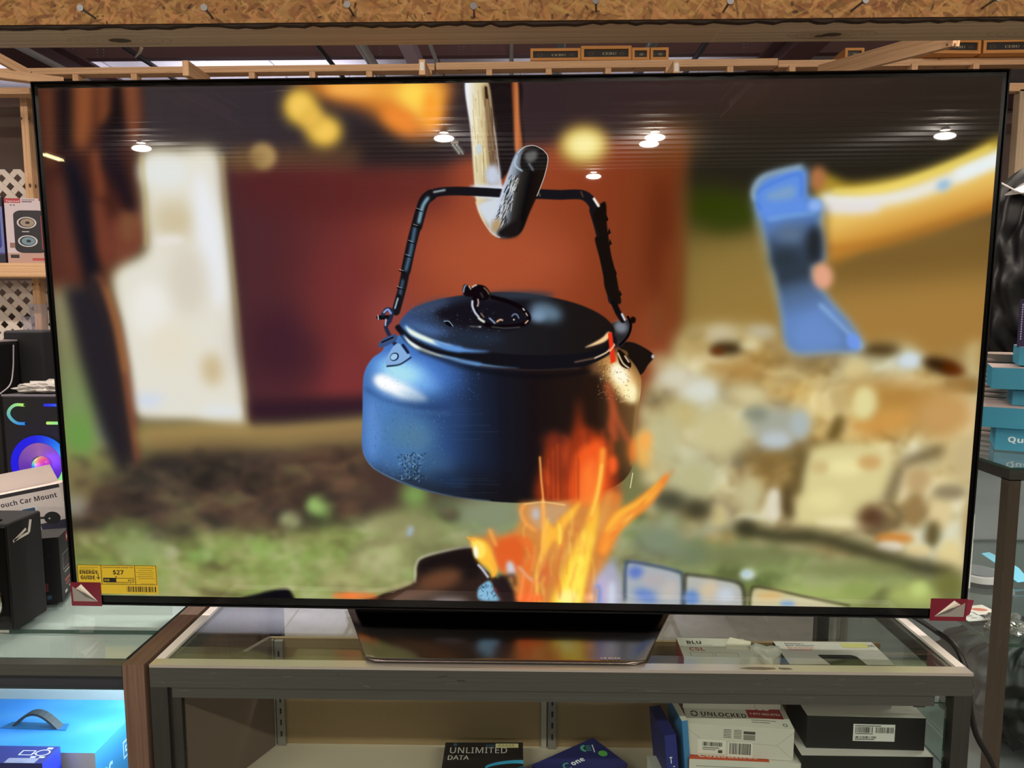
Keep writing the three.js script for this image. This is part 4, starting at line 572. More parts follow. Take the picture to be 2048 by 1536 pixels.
  part('sticker_flap', prism([[0.7265, 0.031], [0.737, 0.0295], [0.732, 0.006], [0.7265, 0.003]], 0.0006), M(0x7c1c34, 0.5), tv);
}

// ---------------------------------------------------------------- header over the counter
{
  const h = thing('header_board', 'rough strand board across the top with screws sticking out along its lower edge', 'board', [0, 0.883, 0.16]);
  part('board_face', bx(-1.25, 0, -0.0115, 1.25, 0.42, 0.0), osb, h);
  // splintered lower edge of the board
  const pts = [[-1.25, 0.006]]; for (let x = -1.25; x <= 1.25; x += 0.011) pts.push([x, -rr(0.0005, 0.0045)]); pts.push([1.25, 0.006]);
  part('frayed_edge', prism(pts, 0.009).translate(0, 0, -0.0105), M(0x2b1d12, 0.9), h);
  const sm = MP(0x6f6f70, 0.4, 0.9), sg = merge([(() => { const g = cyl(0.0042, 0.0042, 0.0022, 14); g.rotateX(Math.PI / 2); g.translate(0, 0, 0.031); return g; })(), (() => { const g = cyl(0.0016, 0.0014, 0.034, 8); g.rotateX(Math.PI / 2); g.translate(0, 0, 0.014); return g; })()]);
  for (const [px, py, t] of [[162, 17, 0], [404, 16, 0.1], [695, 10, 0], [945, 13, 0.05], [1197, 2, -0.1], [1460, 3, 0], [1725, 1, 0.1], [1995, -4, 0]]) { const p = at(px, py, 0.19), s = part('screw', sg, sm, h); s.position.set(p.x, p.y - 0.883, 0); s.rotation.y = t; }
  solo('header_beam', bx(-1.3, 0, -0.036, 1.3, 0.19, 0.036), plank, 'grey weathered timber beam under the strand board', 'beam', [0, 0.884, 0.112]);
  const c = thing('plastic_scrap', 'torn clear plastic scrap hanging from the beam at the upper left', 'plastic', [at(275, 88, 0.08).x, 0.884, 0.072]);
  part('strip', prism([[0, 0.002], [0.004, 0.0], [0.001, -0.006], [-0.008, -0.014], [-0.009, -0.012], [-0.003, -0.005]], 0.0006), M(0xd8d4cc, 0.3), c);
}

// ---------------------------------------------------------------- glass display case under the television
const tanT = tex(256, 256, (g, w, h) => { g.fillStyle = '#977c5a'; g.fillRect(0, 0, w, h); for (let i = 0; i < 3000; i++) { g.fillStyle = rgb(rr(140, 190), rr(112, 150), rr(80, 112), 0.15); g.fillRect(rr(0, w), rr(0, h), rr(1, 6), 1); } }, [3, 3]);
const tan = M(0xffffff, 0.6, 0, { map: tanT });
const deckM = M(0xd4c4b0, 0.45);
const XL = -0.5206, XR = 0.6667, ZF = 0.135, ZB = -0.36;
{
  const c = thing('display_case', 'long glass topped display case with worn aluminium frame under the television', 'display case');
  plate(XL + 0.012, -0.006, ZB + 0.01, XR - 0.012, 0, ZF - 0.019, c, 'glass_top');
  // frame
  part('front_rail', merge([bx(XL, -0.034, ZF - 0.018, XR, -0.004, ZF), bx(XL + 0.03, -0.052, ZF - 0.016, XR - 0.05, -0.034, ZF - 0.004)]), steel, c);
  part('front_rail_cap', bx(XL, -0.004, ZF - 0.019, XR, 0.0004, ZF), alumEdge, c);
  for (const x of [XL, XR - 0.014]) { part('side_rail', bx(x, -0.034, ZB, x + 0.014, -0.004, ZF - 0.018), steel, c); part('side_rail_cap', bx(x, -0.004, ZB, x + 0.014, 0.0004, ZF - 0.019), white, c); }
  part('back_rail', bx(XL, -0.034, ZB, XR, 0, ZB + 0.014), steel, c);
  const postG = bx(0, -0.9, 0, 0.025, -0.034, 0.02);
  for (const [x, z] of [[XL, ZF - 0.02], [XR - 0.025, ZF - 0.02], [XL, ZB], [XR - 0.025, ZB]]) part('post', postG, steelDark, c).position.set(x, 0, z);
  part('inner_stile', bx(XL + 0.025, -0.62, ZF - 0.016, XL + 0.042, -0.034, ZF - 0.006), steelDark, c); part('inner_stile', bx(XR - 0.078, -0.055, ZF - 0.016, XR - 0.062, -0.034, ZF - 0.006), steelDark, c);
  plate(XL + 0.042, -0.62, ZF - 0.012, XR - 0.03, -0.05, ZF - 0.008, c, 'front_pane');
  plate(XR - 0.008, -0.62, ZB + 0.02, XR - 0.004, -0.034, ZF - 0.02, c, 'side_pane');
  // back panels with slotted uprights
  part('back_panel', bx(-0.42, -0.25, -0.075, 0.075, -0.055, -0.068), tan, c); part('back_panel', bx(0.079, -0.25, -0.075, XR - 0.03, -0.055, -0.068), tan, c);
  const sd = 0.0; const aP = [-0.416, -0.062], bP = [XL + 0.03, ZF - 0.025], ang = Math.atan2(bP[1] - aP[1], bP[0] - aP[0]), len = Math.hypot(bP[0] - aP[0], bP[1] - aP[1]);
  const lp = part('side_panel', bx(0, -0.25, -0.004, len, -0.05, 0.004), M(0x6d5a50, 0.6), c); lp.position.set(aP[0], 0, aP[1]); lp.rotation.y = -ang;
  const tr = part('deck_trim', bx(0, -0.25, 0.004, len, -0.244, 0.009), M(0xb8b0a6, 0.5), c); tr.position.set(aP[0], 0, aP[1]); tr.rotation.y = -ang + 0;
  const slot = black, up = (x, w, name) => {
    const u = part(name, bx(x, -0.25, -0.068, x + w, -0.057, -0.06), M(0x8d8680, 0.5, 0.3), c);
    part('flange', bx(x - 0.012, -0.25, -0.068, x - 0.003, -0.057, -0.063), M(0xb0a8a2, 0.5, 0.2), u);
    for (let k = 0; k < 8; k++) part('slot', bx(x + w * 0.4, -0.085 - k * 0.021, -0.0602, x + w * 0.62, -0.075 - k * 0.021, -0.0596), slot, u);
  };
  up(-0.408, 0.014, 'slotted_upright'); up(0.068, 0.014, 'slotted_upright');
  part('deck', bx(XL + 0.03, -0.262, -0.075, XR - 0.03, -0.25, ZF - 0.02), deckM, c);
  part('kick_board', bx(XL, -0.96, ZB, XR, -0.62, ZF - 0.004), M(0x4a3a30, 0.6), c);
  part('worn_patch', prism([[0.337, 0], [0.352, 0.0035], [0.372, 0.004], [0.388, 0.002], [0.39, -0.0015], [0.372, -0.004], [0.35, -0.003]], 0.0003).rotateX(-Math.PI / 2).translate(0, 0.0004, 0.1275), M(0x6f6a5c, 0.6), c);
  part('worn_patch', prism([[0.394, 0.003], [0.41, 0.0025], [0.413, -0.002], [0.4, -0.003], [0.394, -0.001]], 0.0003).rotateX(-Math.PI / 2).translate(0, 0.0004, 0.1275), M(0x6f6a5c, 0.6), c);
}
// ---------------------------------------------------------------- neighbouring case on the left with its timber divider
solo('timber_divider', merge([bx(-0.559, -0.96, -0.36, -0.5275, 0.001, 0.137)]), stain, 'reddish brown timber post and strip between the two glass cases', 'timber', [0, 0, 0]);
{
  const c = thing('glass_counter', 'glass counter on the left with pale grey top and a lit interior', 'display case');
  const X0 = -1.5, X1 = -0.561;
  plate(X0, -0.006, -0.09 + 0.1155, X1 - 0.004, 0, 0.117, c, 'glass_top'); plate(X0, -0.006, -0.36, X1 - 0.004, 0, 0.0245, c, 'glass_top');
  part('top_board', bx(X0, -0.016, -0.36, X1 - 0.004, -0.0075, 0.112), M(0xe6edf2, 0.55), c);
  part('front_rail', bx(X0, -0.018, 0.117, X1, -0.001, 0.135), steel, c);
  part('front_lip', bx(X0, -0.044, 0.108, X1, -0.018, 0.122), M(0x3c4048, 0.5, 0.5), c);
  part('back_panel', bx(X0, -0.5, -0.2, X1, -0.018, -0.19), M(0xe8ecec, 0.6), c);
  part('shelf_glass_edge', bx(X0, -0.112, -0.17, X1, -0.106, -0.165), glassEdge, c);
  part('inner_shelf', bx(X0, -0.44, -0.19, X1, -0.42, 0.11), M(0xd8dadc, 0.5), c);
  part('base', bx(X0, -0.96, -0.36, X1, -0.46, 0.12), M(0x4a3a30, 0.6), c);
  plate(X0, -0.44, 0.122, X1, -0.044, 0.126, c, 'front_pane');
  // the lit strip inside, at the right end of the case
  const lamp = part('light_strip', bx(-0.572, -0.1, -0.1, -0.566, -0.06, 0.08), M(0xffffff, 0.5, 0, { emissive: 0xe8fbff, emissiveIntensity: 2.2 }), c, 'glowing white light strip inside the case');
  const l = new THREE.RectAreaLight(0xe6fbff, 75, 0.18, 0.04); l.name = 'case_light_area'; l.position.set(-0.574, -0.08, -0.01); l.rotation.y = Math.PI / 2; c.add(l);
}
// ---------------------------------------------------------------- boxes in the left case
const cloudBlue = tex(512, 320, (g, w, h) => {
  g.fillStyle = '#2f86d8'; g.fillRect(0, 0, w, h);
  for (let i = 0; i < 60; i++) { g.filter = 'blur(14px)'; g.fillStyle = rnd() < 0.5 ? 'rgba(90,150,214,.35)' : 'rgba(34,118,214,.4)'; g.beginPath(); g.ellipse(rr(0, w), rr(0, h), rr(20, 80), rr(10, 40), rr(-0.6, 0), 0, 7); g.fill(); }
  g.filter = 'none';
});
{
  const b = thing('console_box', 'large bright blue carton with a dark carrying handle inside the left case', 'box', [-0.86, -0.42, 0]);
  const blue = M(0xffffff, 0.45, 0, { map: cloudBlue });
  const front = print(512, 300, (g, w, h) => {
    g.fillStyle = '#c9bfc4'; g.fillRect(0, 0, w, h);
    for (const [x, y, c] of [[340, 60, 'rgba(214,110,110,.8)'], [370, 50, 'rgba(220,200,150,.8)'], [410, 60, 'rgba(190,206,140,.8)'], [440, 45, 'rgba(160,170,190,.8)'], [470, 60, 'rgba(140,150,180,.8)']]) { g.fillStyle = c; g.save(); g.translate(x, y + 20); g.rotate(0.7); g.fillRect(-18, -18, 36, 36); g.restore(); }
  });
  const side = print(300, 300, (g, w, h) => {
    g.fillStyle = '#3f93d8'; g.fillRect(0, 0, w, h); g.strokeStyle = '#d6ecf8'; g.lineWidth = 4; g.strokeRect(150, 40, 110, 34); g.strokeRect(162, 52, 86, 10);
    g.font = 'bold 54px sans-serif'; g.fillStyle = '#b8dcf4'; g.fillText('PS', 30, 90); g.fillRect(150, 110, 90, 6); g.fillRect(150, 126, 60, 6);
  });
  const g = new THREE.BoxGeometry(0.42, 0.24, 0.152); g.translate(0, 0.12, -0.004);
  part('carton', g, [side, blue, blue, blue, front, blue], b);
  const pv = at(80, 1447, 0.0).x;
  const hx = on(80, 1448, -0.18).x + 0.86;
  part('handle_recess', prism([[-0.058, -0.008], [-0.05, 0.01], [0.05, 0.006], [0.056, -0.012]], 0.0008).rotateX(-Math.PI / 2).translate(hx, 0.2402, on(80, 1452, -0.18).z), M(0x1d5c92, 0.6), b);
  const hd = []; for (let i = 0; i <= 12; i++) { const t = i / 12; hd.push([hx - 0.042 + t * 0.084, 0.238 + 0.026 * Math.sin(Math.PI * t), on(80, 1452, -0.18).z + 0.008 * (t - 0.5)]); }
  const strap = []; for (let i = 0; i < 12; i++) strap.push(bar(hd[i], hd[i + 1], 0.004, 0.014)); part('carrying_handle', merge(strap), M(0x33343a, 0.6), b, 'dark grey arched handle');
  const d = thing('camera_box', 'dark blue printed carton in front of the bright blue one', 'box', [-0.80, -0.42, 0.1]);
  const top = print(512, 160, (g, w, h) => {
    g.fillStyle = '#2a2a78'; g.fillRect(0, 0, w, h); g.strokeStyle = '#d6d0da'; g.lineWidth = 5; g.beginPath(); g.ellipse(470, 62, 26, 26, 0, 0, 7); g.stroke(); g.strokeRect(384, 44, 50, 40); g.beginPath(); g.moveTo(430, 70); g.lineTo(446, 70); g.stroke(); g.fillStyle = '#cfc8d4'; g.fillRect(470, 12, 22, 16);
    g.fillRect(440, 96, 20, 14); g.fillRect(474, 96, 22, 14); for (let k = 0; k < 5; k++) g.fillRect(360, 116 + k * 9, 120, 4);
  });
  const sideB = print(128, 200, (g, w, h) => { g.fillStyle = '#2634c0'; g.fillRect(0, 0, w, h); g.fillStyle = '#e8ecff'; g.beginPath(); g.ellipse(80, 60, 8, 8, 0, 0, 7); g.fill(); });
  const dark = M(0x24246a, 0.5), dg = new THREE.BoxGeometry(0.2, 0.255, 0.042); dg.translate(0, 0.1275, 0); part('carton', dg, [sideB, dark, top, dark, dark, dark], d);
}
// ---------------------------------------------------------------- boxes on the case deck
{
  const b = thing('phone_plan_box', 'black flat box with large thin white lettering on the deck of the case', 'box', [-0.041, -0.25, 0.01], 0.02);
  const top = print(512, 300, (g, w, h) => {
    g.fillStyle = '#1c1618'; g.fillRect(0, 0, w, h); g.fillStyle = '#d8cfca'; g.font = '300 80px sans-serif'; g.save(); g.translate(30, 108); g.scale(0.92, 1); g.fillText('UNLIMITED', 0, 0); g.restore(); g.font = '300 58px sans-serif'; g.fillText('DATA', 24, 172);
    g.fillStyle = '#3d5a78'; g.beginPath(); g.arc(66, 22, 14, 0, 7); g.fill(); g.fillStyle = '#39a8d8'; g.beginPath(); g.ellipse(420, 220, 150, 40, -0.15, 0, 7); g.fill(); g.fillStyle = '#1c1618'; g.beginPath(); g.ellipse(400, 238, 120, 26, -0.15, 0, 7); g.fill(); g.fillStyle = '#39708f'; g.font = 'bold 26px sans-serif'; g.fillText('AT&T', 268, 42); g.fillStyle = '#e6d9a0'; g.fillRect(332, 12, 150, 42); g.fillStyle = '#6a4a30'; for (let k = 0; k < 5; k++) g.fillRect(352 + k * 22, 22, 14, 5); g.fillRect(346, 36, 110, 4);
  });
  const k = M(0x151214, 0.5), g = new THREE.BoxGeometry(0.132, 0.03, 0.082); g.translate(0, 0.015, 0); part('carton', g, [k, k, top, k, k, k], b);
  const s = solo('blister_pack', rbx(0.05, 0.012, 0.06, 0.005, 0, 0.0065, 0), MP(0xd8dcdc, 0.12, 0, { transmission: 0.75, ior: 1.45, thickness: 0 }), 'small clear plastic blister pack between the two flat boxes', 'packaging', [0.058, -0.25, 0.02], 0.5);
  const o = thing('starter_kit_box', 'dark blue flat box turned at an angle with a round green sticker', 'box', [0.117, -0.25, 0.024], 0.62);
  const ot = print(512, 320, (g, w, h) => {
    g.fillStyle = '#1f2466'; g.fillRect(0, 0, w, h); g.save(); g.translate(396, 60); g.rotate(-1.05); g.strokeStyle = '#58b088'; g.lineWidth = 7; for (let q = 0; q < 3; q++) { g.beginPath(); g.arc(0, 0, 34 - q * 6, 3.3, 6.1); g.stroke(); } g.fillStyle = '#58b088'; for (let q = 0; q < 4; q++) g.fillRect(-26 + q * 16, 0, 6, 34); g.fillStyle = '#e6e6ee'; g.fillRect(-44, 44, 80, 8); g.restore();
    g.fillStyle = '#5fb455'; g.beginPath(); g.arc(452, 160, 30, 0, 7); g.fill(); g.fillStyle = '#fff'; g.font = 'bold 58px sans-serif'; g.fillText('one', 210, 150); g.strokeStyle = '#4fae86'; g.lineWidth = 10; g.beginPath(); g.arc(180, 132, 26, 1, 5.6); g.stroke();
  });
  const n = M(0x1a1e58, 0.5), og = new THREE.BoxGeometry(0.13, 0.03, 0.085); og.translate(0, 0.015, 0); part('carton', og, [n, n, ot, n, n, n], o);
}
const cardW = M(0xd9d2c8, 0.55);
const barcode = (g, x, y, w, h, c = '#1a1614') => { g.fillStyle = c; for (let u = x; u < x + w; ) { const b = 1 + Math.floor(rnd() * 4); g.fillRect(u, y, b, h); u += b + 1 + Math.floor(rnd() * 4); } };
{
  // lower boxes of the stack
  const r = thing('magazine_box', 'white carton with an orange-red band at the bottom of the phone box stack', 'box', [0.365, -0.25, 0.055], -0.05);
  const rf = print(512, 256, (g, w, h) => { g.fillStyle = '#d6d0c6'; g.fillRect(0, 0, w, h); g.fillStyle = '#9a948c'; for (let k = 0; k < 5; k++) g.fillRect(30, 30 + k * 16, 440, 4); });
  const rt = print(512, 256, (g, w, h) => { g.fillStyle = '#c24a2a'; g.fillRect(0, 0, w, h); g.fillStyle = '#f0e2d4'; g.font = 'bold 54px serif'; g.fillText('Consumer', 40, 236); g.fillStyle = '#d6d0c6'; g.fillRect(360, 0, 152, h); });
  const rs = M(0xb84830, 0.5), rg = new THREE.BoxGeometry(0.17, 0.086, 0.08); rg.translate(0, 0.043, 0); part('carton', rg, [cardW, rs, rt, cardW, rf, cardW], r);
  const u = thing('unlocked_phone_box', 'white phone carton lettered UNLOCKED with barcodes on its front', 'box', [0.358, -0.163, 0.045], -0.08);
  const ut = print(640, 300, (g, w, h) => {
    g.fillStyle = '#ddd6cc'; g.fillRect(0, 0, w, h); g.strokeStyle = '#8a837a'; g.lineWidth = 3; for (let k = 0; k < 3; k++) g.strokeRect(150 + k * 84, 60, 78, 60); g.fillStyle = '#8d8780'; g.fillRect(40, 60, 100, 60);
    g.fillStyle = '#15120f'; g.font = 'bold 54px sans-serif'; g.fillText('UNLOCKED', 96, 215); g.fillRect(96, 226, 190, 4); g.lineWidth = 9; g.strokeStyle = '#15120f'; g.beginPath(); g.arc(58, 192, 18, 3.3, 6.6); g.stroke(); g.beginPath(); g.arc(58, 202, 18, 0.1, 3.4); g.stroke();
    g.fillStyle = '#a82030'; g.fillRect(390, 20, 216, 190); g.fillStyle = '#f4e8e2'; g.font = '900 66px sans-serif'; g.fillText('BLU', 420, 130); g.font = 'bold 27px sans-serif'; g.fillText('1-877-602-8762', 406, 178); g.fillStyle = '#3a342e'; g.fillRect(400, 230, 150, 5); g.fillRect(400, 250, 110, 5); g.beginPath(); g.arc(596, 266, 12, 0, 7); g.lineWidth = 4; g.stroke();
  });
  const uf = print(640, 200, (g, w, h) => {
    g.fillStyle = '#d4ccc2'; g.fillRect(0, 0, w, h); g.strokeStyle = '#9c948a'; g.lineWidth = 2; g.beginPath(); g.moveTo(0, 30); g.lineTo(90, 100); g.lineTo(540, 110); g.lineTo(640, 20); g.moveTo(540, 110); g.lineTo(640, 195); g.stroke();
    g.fillStyle = '#55504a'; for (let k = 0; k < 6; k++) { g.fillRect(220, 24 + k * 10, 46, 4); g.fillRect(282, 24 + k * 10, 46, 4); } g.fillStyle = '#4a4440'; g.fillRect(340, 30, 70, 18); g.fillStyle = '#8a847c'; g.fillRect(340, 52, 70, 34);
    g.fillStyle = '#e4ded4'; g.fillRect(66, 96, 170, 90); barcode(g, 96, 112, 120, 26); g.fillStyle = '#4a4440'; g.fillRect(96, 146, 100, 5); g.fillRect(96, 158, 80, 4); g.fillRect(190, 160, 26, 20); g.fillStyle = '#e8e2d8'; g.fillRect(250, 104, 146, 92); barcode(g, 258, 110, 130, 72);
  });
  const ug = new THREE.BoxGeometry(0.158, 0.05, 0.085); ug.translate(0, 0.025, 0); part('carton', ug, [cardW, cardW, ut, cardW, uf, cardW], u);
  const c5 = thing('phone_carton', 'white phone carton with red and black lettering lying under the glass top', 'box', [0.335, -0.113, 0.005], -0.03);
  const ct = print(512, 300, (g, w, h) => { g.fillStyle = '#ddd6ca'; g.fillRect(0, 0, w, h); g.fillStyle = '#1b1714'; g.font = '900 62px sans-serif'; g.fillText('BLU', 60, 90); g.fillRect(60, 104, 190, 4); g.fillStyle = '#b43a34'; g.font = 'bold 68px sans-serif'; g.fillText('C5L', 62, 190); g.fillRect(400, 10, 112, 60); g.strokeStyle = '#8a8278'; g.lineWidth = 3; g.strokeRect(60, 214, 160, 60); g.strokeRect(240, 214, 160, 60); });
  const cs = M(0xc4503c, 0.5), cg = new THREE.BoxGeometry(0.112, 0.083, 0.07); cg.translate(0, 0.0415, 0); part('carton', cg, [cardW, cs, ct, cardW, cardW, cardW], c5);
  part('torn_flap', prism([[0.02, -0.03], [0.05, -0.03], [0.062, 0.012], [0.03, 0.022], [0.018, 0.0]], 0.0008).rotateX(-Math.PI / 2 + 0.22).translate(0, 0.084, -0.006), M(0xe4dac6, 0.7), c5);
  // crumpled paper beside it
  const pg = new THREE.IcosahedronGeometry(0.026, 3), pp = pg.attributes.position; for (let i = 0; i < pp.count; i++) { const x = pp.getX(i), y = pp.getY(i), z = pp.getZ(i), s = 1 + 0.28 * Math.sin(x * 190 + 1) * Math.cos(y * 160) + 0.2 * Math.sin(z * 230 + y * 120); pp.setXYZ(i, x * s * 0.9, y * s * 0.8, z * s * 0.7); } pg.computeVertexNormals();
  solo('crumpled_paper', pg, MP(0xd8d2c8, 0.5, 0, { flatShading: true }), 'crumpled white paper wedged between the phone cartons under the glass', 'paper', [0.413, -0.045, 0.012]);
  solo('paper_support_box', bx(-0.02, 0, -0.03, 0.02, 0.045, 0.03), cardW, 'small white carton below the crumpled paper', 'box', [0.411, -0.113, 0.01]);
  // leaning boxes at the left of the stack
  const l1 = thing('blue_sleeve_box', 'narrow dark blue carton leaning at the left of the phone stack', 'box', [0.2555, -0.25, 0.05], 0.12);
  const l1f = print(128, 512, (g, w, h) => { g.fillStyle = '#232a7c'; g.fillRect(0, 0, w, h); g.fillStyle = '#eef0f4'; g.font = 'bold 60px sans-serif'; g.save(); g.translate(36, 190); g.fillText('T', 0, 0); g.restore(); g.fillRect(70, 210, 20, 6); g.fillRect(70, 226, 14, 6); });
  const l1m = M(0x1e2468, 0.5), l1g = new THREE.BoxGeometry(0.018, 0.125, 0.08); l1g.translate(0, 0.0625, 0); const lb = part('carton', l1g, [l1m, l1m, l1m, l1m, l1f, l1m], l1); lb.rotation.z = 0.1;
  const l2 = thing('light_blue_carton', 'slim light blue and white carton leaning beside the dark blue one', 'box', [0.2785, -0.25, 0.045], 0.1);
  const l2m = M(0x3f7fb4, 0.5), l2g = new THREE.BoxGeometry(0.009, 0.145, 0.08); l2g.translate(0.001, 0.0725, 0); part('carton', l2g, [cardW, l2m, cardW, l2m, l2m, l2m], l2).rotation.z = 0.09;
  const l3 = thing('white_slim_box', 'low white slim carton at the foot of the leaning blue boxes', 'box', [0.236, -0.25, 0.07], 0.08);
  part('carton', bx(-0.008, 0, -0.04, 0.008, 0.05, 0.03), cardW, l3);
}
{
  const blackCard = M(0x0e0c0d, 0.5), greyCard = M(0xcfc7c0, 0.45);
  const sticker = (v) => print(256, 110, (g, w, h) => { g.fillStyle = '#e0dcd8'; g.fillRect(0, 0, w, h); g.fillStyle = '#333'; g.fillRect(10, 8, 160, 5); barcode(g, 12, 18, 110, 38); barcode(g, 138, 18, 108, 38); g.fillStyle = '#555'; g.fillRect(12, 60, 110, 5); barcode(g, 12, 78, 130, 14); g.fillRect(12, 96, 120, 5); });
  const topPrint = (brand) => print(640, 300, (g, w, h) => {
    g.fillStyle = '#d6cdc8'; g.fillRect(0, 0, w, h); g.fillStyle = '#0f0d0e'; g.beginPath();
    if (brand) { g.moveTo(228, 175); g.lineTo(420, 175); g.quadraticCurveTo(444, 178, 456, 200); g.lineTo(470, 300); g.lineTo(250, 300); g.lineTo(220, 190); g.quadraticCurveTo(216, 176, 228, 175); } else { g.moveTo(250, 0); g.lineTo(470, 0); g.lineTo(462, 70); g.quadraticCurveTo(456, 84, 430, 84); g.lineTo(330, 80); g.quadraticCurveTo(300, 76, 280, 50); }
    g.fill();
    if (brand) { g.fillStyle = '#2a2422'; g.font = 'bold 26px sans-serif'; g.fillText("America's", 62, 40); g.fillText('Best Network*', 62, 66); g.fillStyle = '#c24a34'; g.fillText('No Activation', 62, 96); g.fillText('Guaranteed', 62, 122); g.fillStyle = '#191614'; g.font = 'bold 46px sans-serif'; g.fillText('verizon', 470, 66); }
    else { g.fillStyle = '#8a827c'; g.fillRect(150, 150, 90, 5); g.fillRect(300, 150, 110, 5); g.fillRect(300, 168, 90, 5); g.fillRect(460, 150, 80, 5); g.strokeStyle = '#6a625c'; g.lineWidth = 4; g.strokeRect(120, 130, 22, 30); }
  });
  const mk = (pos, h, w, d, brand, label, turn) => {
    const b = thing('wireless_device_box', label, 'box', pos, turn, 'black and white wireless device boxes');
    const g = new THREE.BoxGeometry(w, h, d); g.translate(0, h / 2, 0); part('carton', g, [blackCard, blackCard, topPrint(brand), blackCard, blackCard, blackCard], b);
    const s = new THREE.BoxGeometry(0.062, Math.min(0.027, h * 0.9), 0.0005); const sm = sticker(); part('barcode_sticker', s, [sm, sm, sm, sm, sm, sm], b).position.set(0.012, h / 2 + 0.001, d / 2 + 0.0002);
    return b;
  };
  mk([0.541, -0.25, 0.05], 0.1, 0.195, 0.1, false, 'lowest black and white wireless device box of its stack', 0);
  mk([0.546, -0.15, 0.038], 0.052, 0.176, 0.09, false, 'middle black and white wireless device box of its stack', -0.02);
  const t = mk([0.5195, -0.098, 0.0125], 0.066, 0.162, 0.077, true, 'top wireless device box under the glass with printed lettering and a yellow tag', 0);
  part('price_tag', bx(0.026, 0.066, -0.034, 0.068, 0.0664, -0.018), print(128, 48, (g, w, h) => { g.fillStyle = '#d8cf86'; g.fillRect(0, 0, w, h); g.fillStyle = '#8d7a40'; g.fillRect(20, 12, 80, 4); g.fillRect(20, 26, 60, 4); }), t, 'small yellow price tag');
}
// power cable running from behind the television down the right end of the case
solo('power_cable', tube([[0.63, 0.012, -0.1], [0.672, 0.006, -0.05], [0.684, 0.004, 0.01], [0.686, 0.002, 0.06], [0.69, -0.03, 0.085], [0.695, -0.08, 0.09], [0.706, -0.12, 0.09], [0.735, -0.175, 0.095], [0.77, -0.3, 0.06], [0.8, -0.94, -0.1]], 0.0042, 90, 10), black, 'black power cable trailing over the right corner of the case', 'cable');

// ---------------------------------------------------------------- things standing on the left counter
const grille = M(0x0b0b10, 0.6);
{
  // large black loudspeaker, nearest at the left edge
  const s = thing('tower_speaker', 'glossy black loudspeaker with chrome rings at the front left of the counter', 'speaker', [-0.87, 0, 0.0]);
  part('cabinet', rbx(0.166, 0.176, 0.078, 0.004, 0, 0.092, 0), blackMatte, s);
  part('front_baffle', rbx(0.162, 0.17, 0.006, 0.003, 0, 0.092, 0.04), blackGloss, s);
  const chrome = MP(0xd8d4cc, 0.12, 1);
  for (const [x, y, r] of [[0.03, 0.052, 0.034], [0.03, 0.122, 0.014]]) { const t = new THREE.TorusGeometry(r, r * 0.16, 12, 36); part('chrome_ring', t, chrome, s).position.set(x, y, 0.044); const cn = cyl(r * 0.9, r * 0.5, 0.006, 32); cn.rotateX(Math.PI / 2); part('cone', cn, grille, s).position.set(x, y, 0.043); }
  const hp = [[-0.06, 0.178, 0.03], [-0.03, 0.186, 0.034], [0.03, 0.187, 0.03], [0.06, 0.178, 0.024]]; part('carry_bar', tube(hp, 0.0055, 20, 10), blackGloss, s);
  part('badge_stripe', bar([0.0832, 0.148, 0.03], [0.0832, 0.16, 0.0], 0.004, 0.0008), M(0xd6d2ca, 0.4), s); part('badge_stripe', bar([0.0832, 0.152, -0.006], [0.0832, 0.172, -0.012], 0.005, 0.0008), M(0xd6d2ca, 0.4), s); part('badge_stripe', bar([0.0832, 0.149, 0.028], [0.0832, 0.152, -0.006], 0.004, 0.0008), M(0xd6d2ca, 0.4), s);
  part('foot', bx(0.05, 0, 0.02, 0.07, 0.006, 0.036), chrome, s); part('foot', bx(-0.07, 0, 0.02, -0.05, 0.006, 0.036), chrome, s); part('foot', bx(-0.07, 0, -0.036, 0.07, 0.006, -0.02), black, s);
}
{
  const b = thing('black_product_box', 'black carton with red lettering standing beside the lower left corner of the television', 'box', [-0.838, 0, -0.1], 0.32);
  const f = print(256, 420, (g, w, h) => { g.fillStyle = '#121116'; g.fillRect(0, 0, w, h); g.fillStyle = '#3c4258'; g.beginPath(); g.arc(90, 70, 22, 0, 7); g.fill(); g.strokeStyle = '#34343c'; g.lineWidth = 3; g.beginPath(); g.moveTo(90, 190); g.lineTo(210, 110); g.stroke(); g.strokeStyle = '#9c3a34'; g.lineWidth = 4; g.font = 'bold 62px sans-serif'; g.strokeText('-591', 72, 340); g.fillStyle = '#33506a'; g.fillRect(120, 370, 22, 26); g.fillRect(180, 370, 22, 26); });
  const s = print(160, 420, (g, w, h) => { g.fillStyle = '#141318'; g.fillRect(0, 0, w, h); g.fillStyle = '#b02c34'; g.fillRect(110, 10, 50, 60); g.fillStyle = '#e8e0e0'; g.font = 'bold 40px sans-serif'; g.fillText('W', 116, 56); g.strokeStyle = '#b8b0b0'; g.lineWidth = 4; g.strokeRect(46, 130, 110, 100); g.strokeStyle = '#a83c38'; g.beginPath(); g.moveTo(46, 220); g.lineTo(150, 180); g.stroke(); g.fillStyle = '#c04a40'; g.fillRect(60, 300, 90, 16); g.fillRect(70, 330, 60, 10); g.fillStyle = '#e8e4e0'; g.fillRect(60, 250, 90, 6); g.fillRect(50, 370, 34, 18); g.fillRect(120, 360, 30, 14); });
  const k = M(0x17161b, 0.5), g = new THREE.BoxGeometry(0.078, 0.118, 0.058); g.translate(0, 0.059, 0); part('carton', g, [s, k, k, k, f, k], b);
}
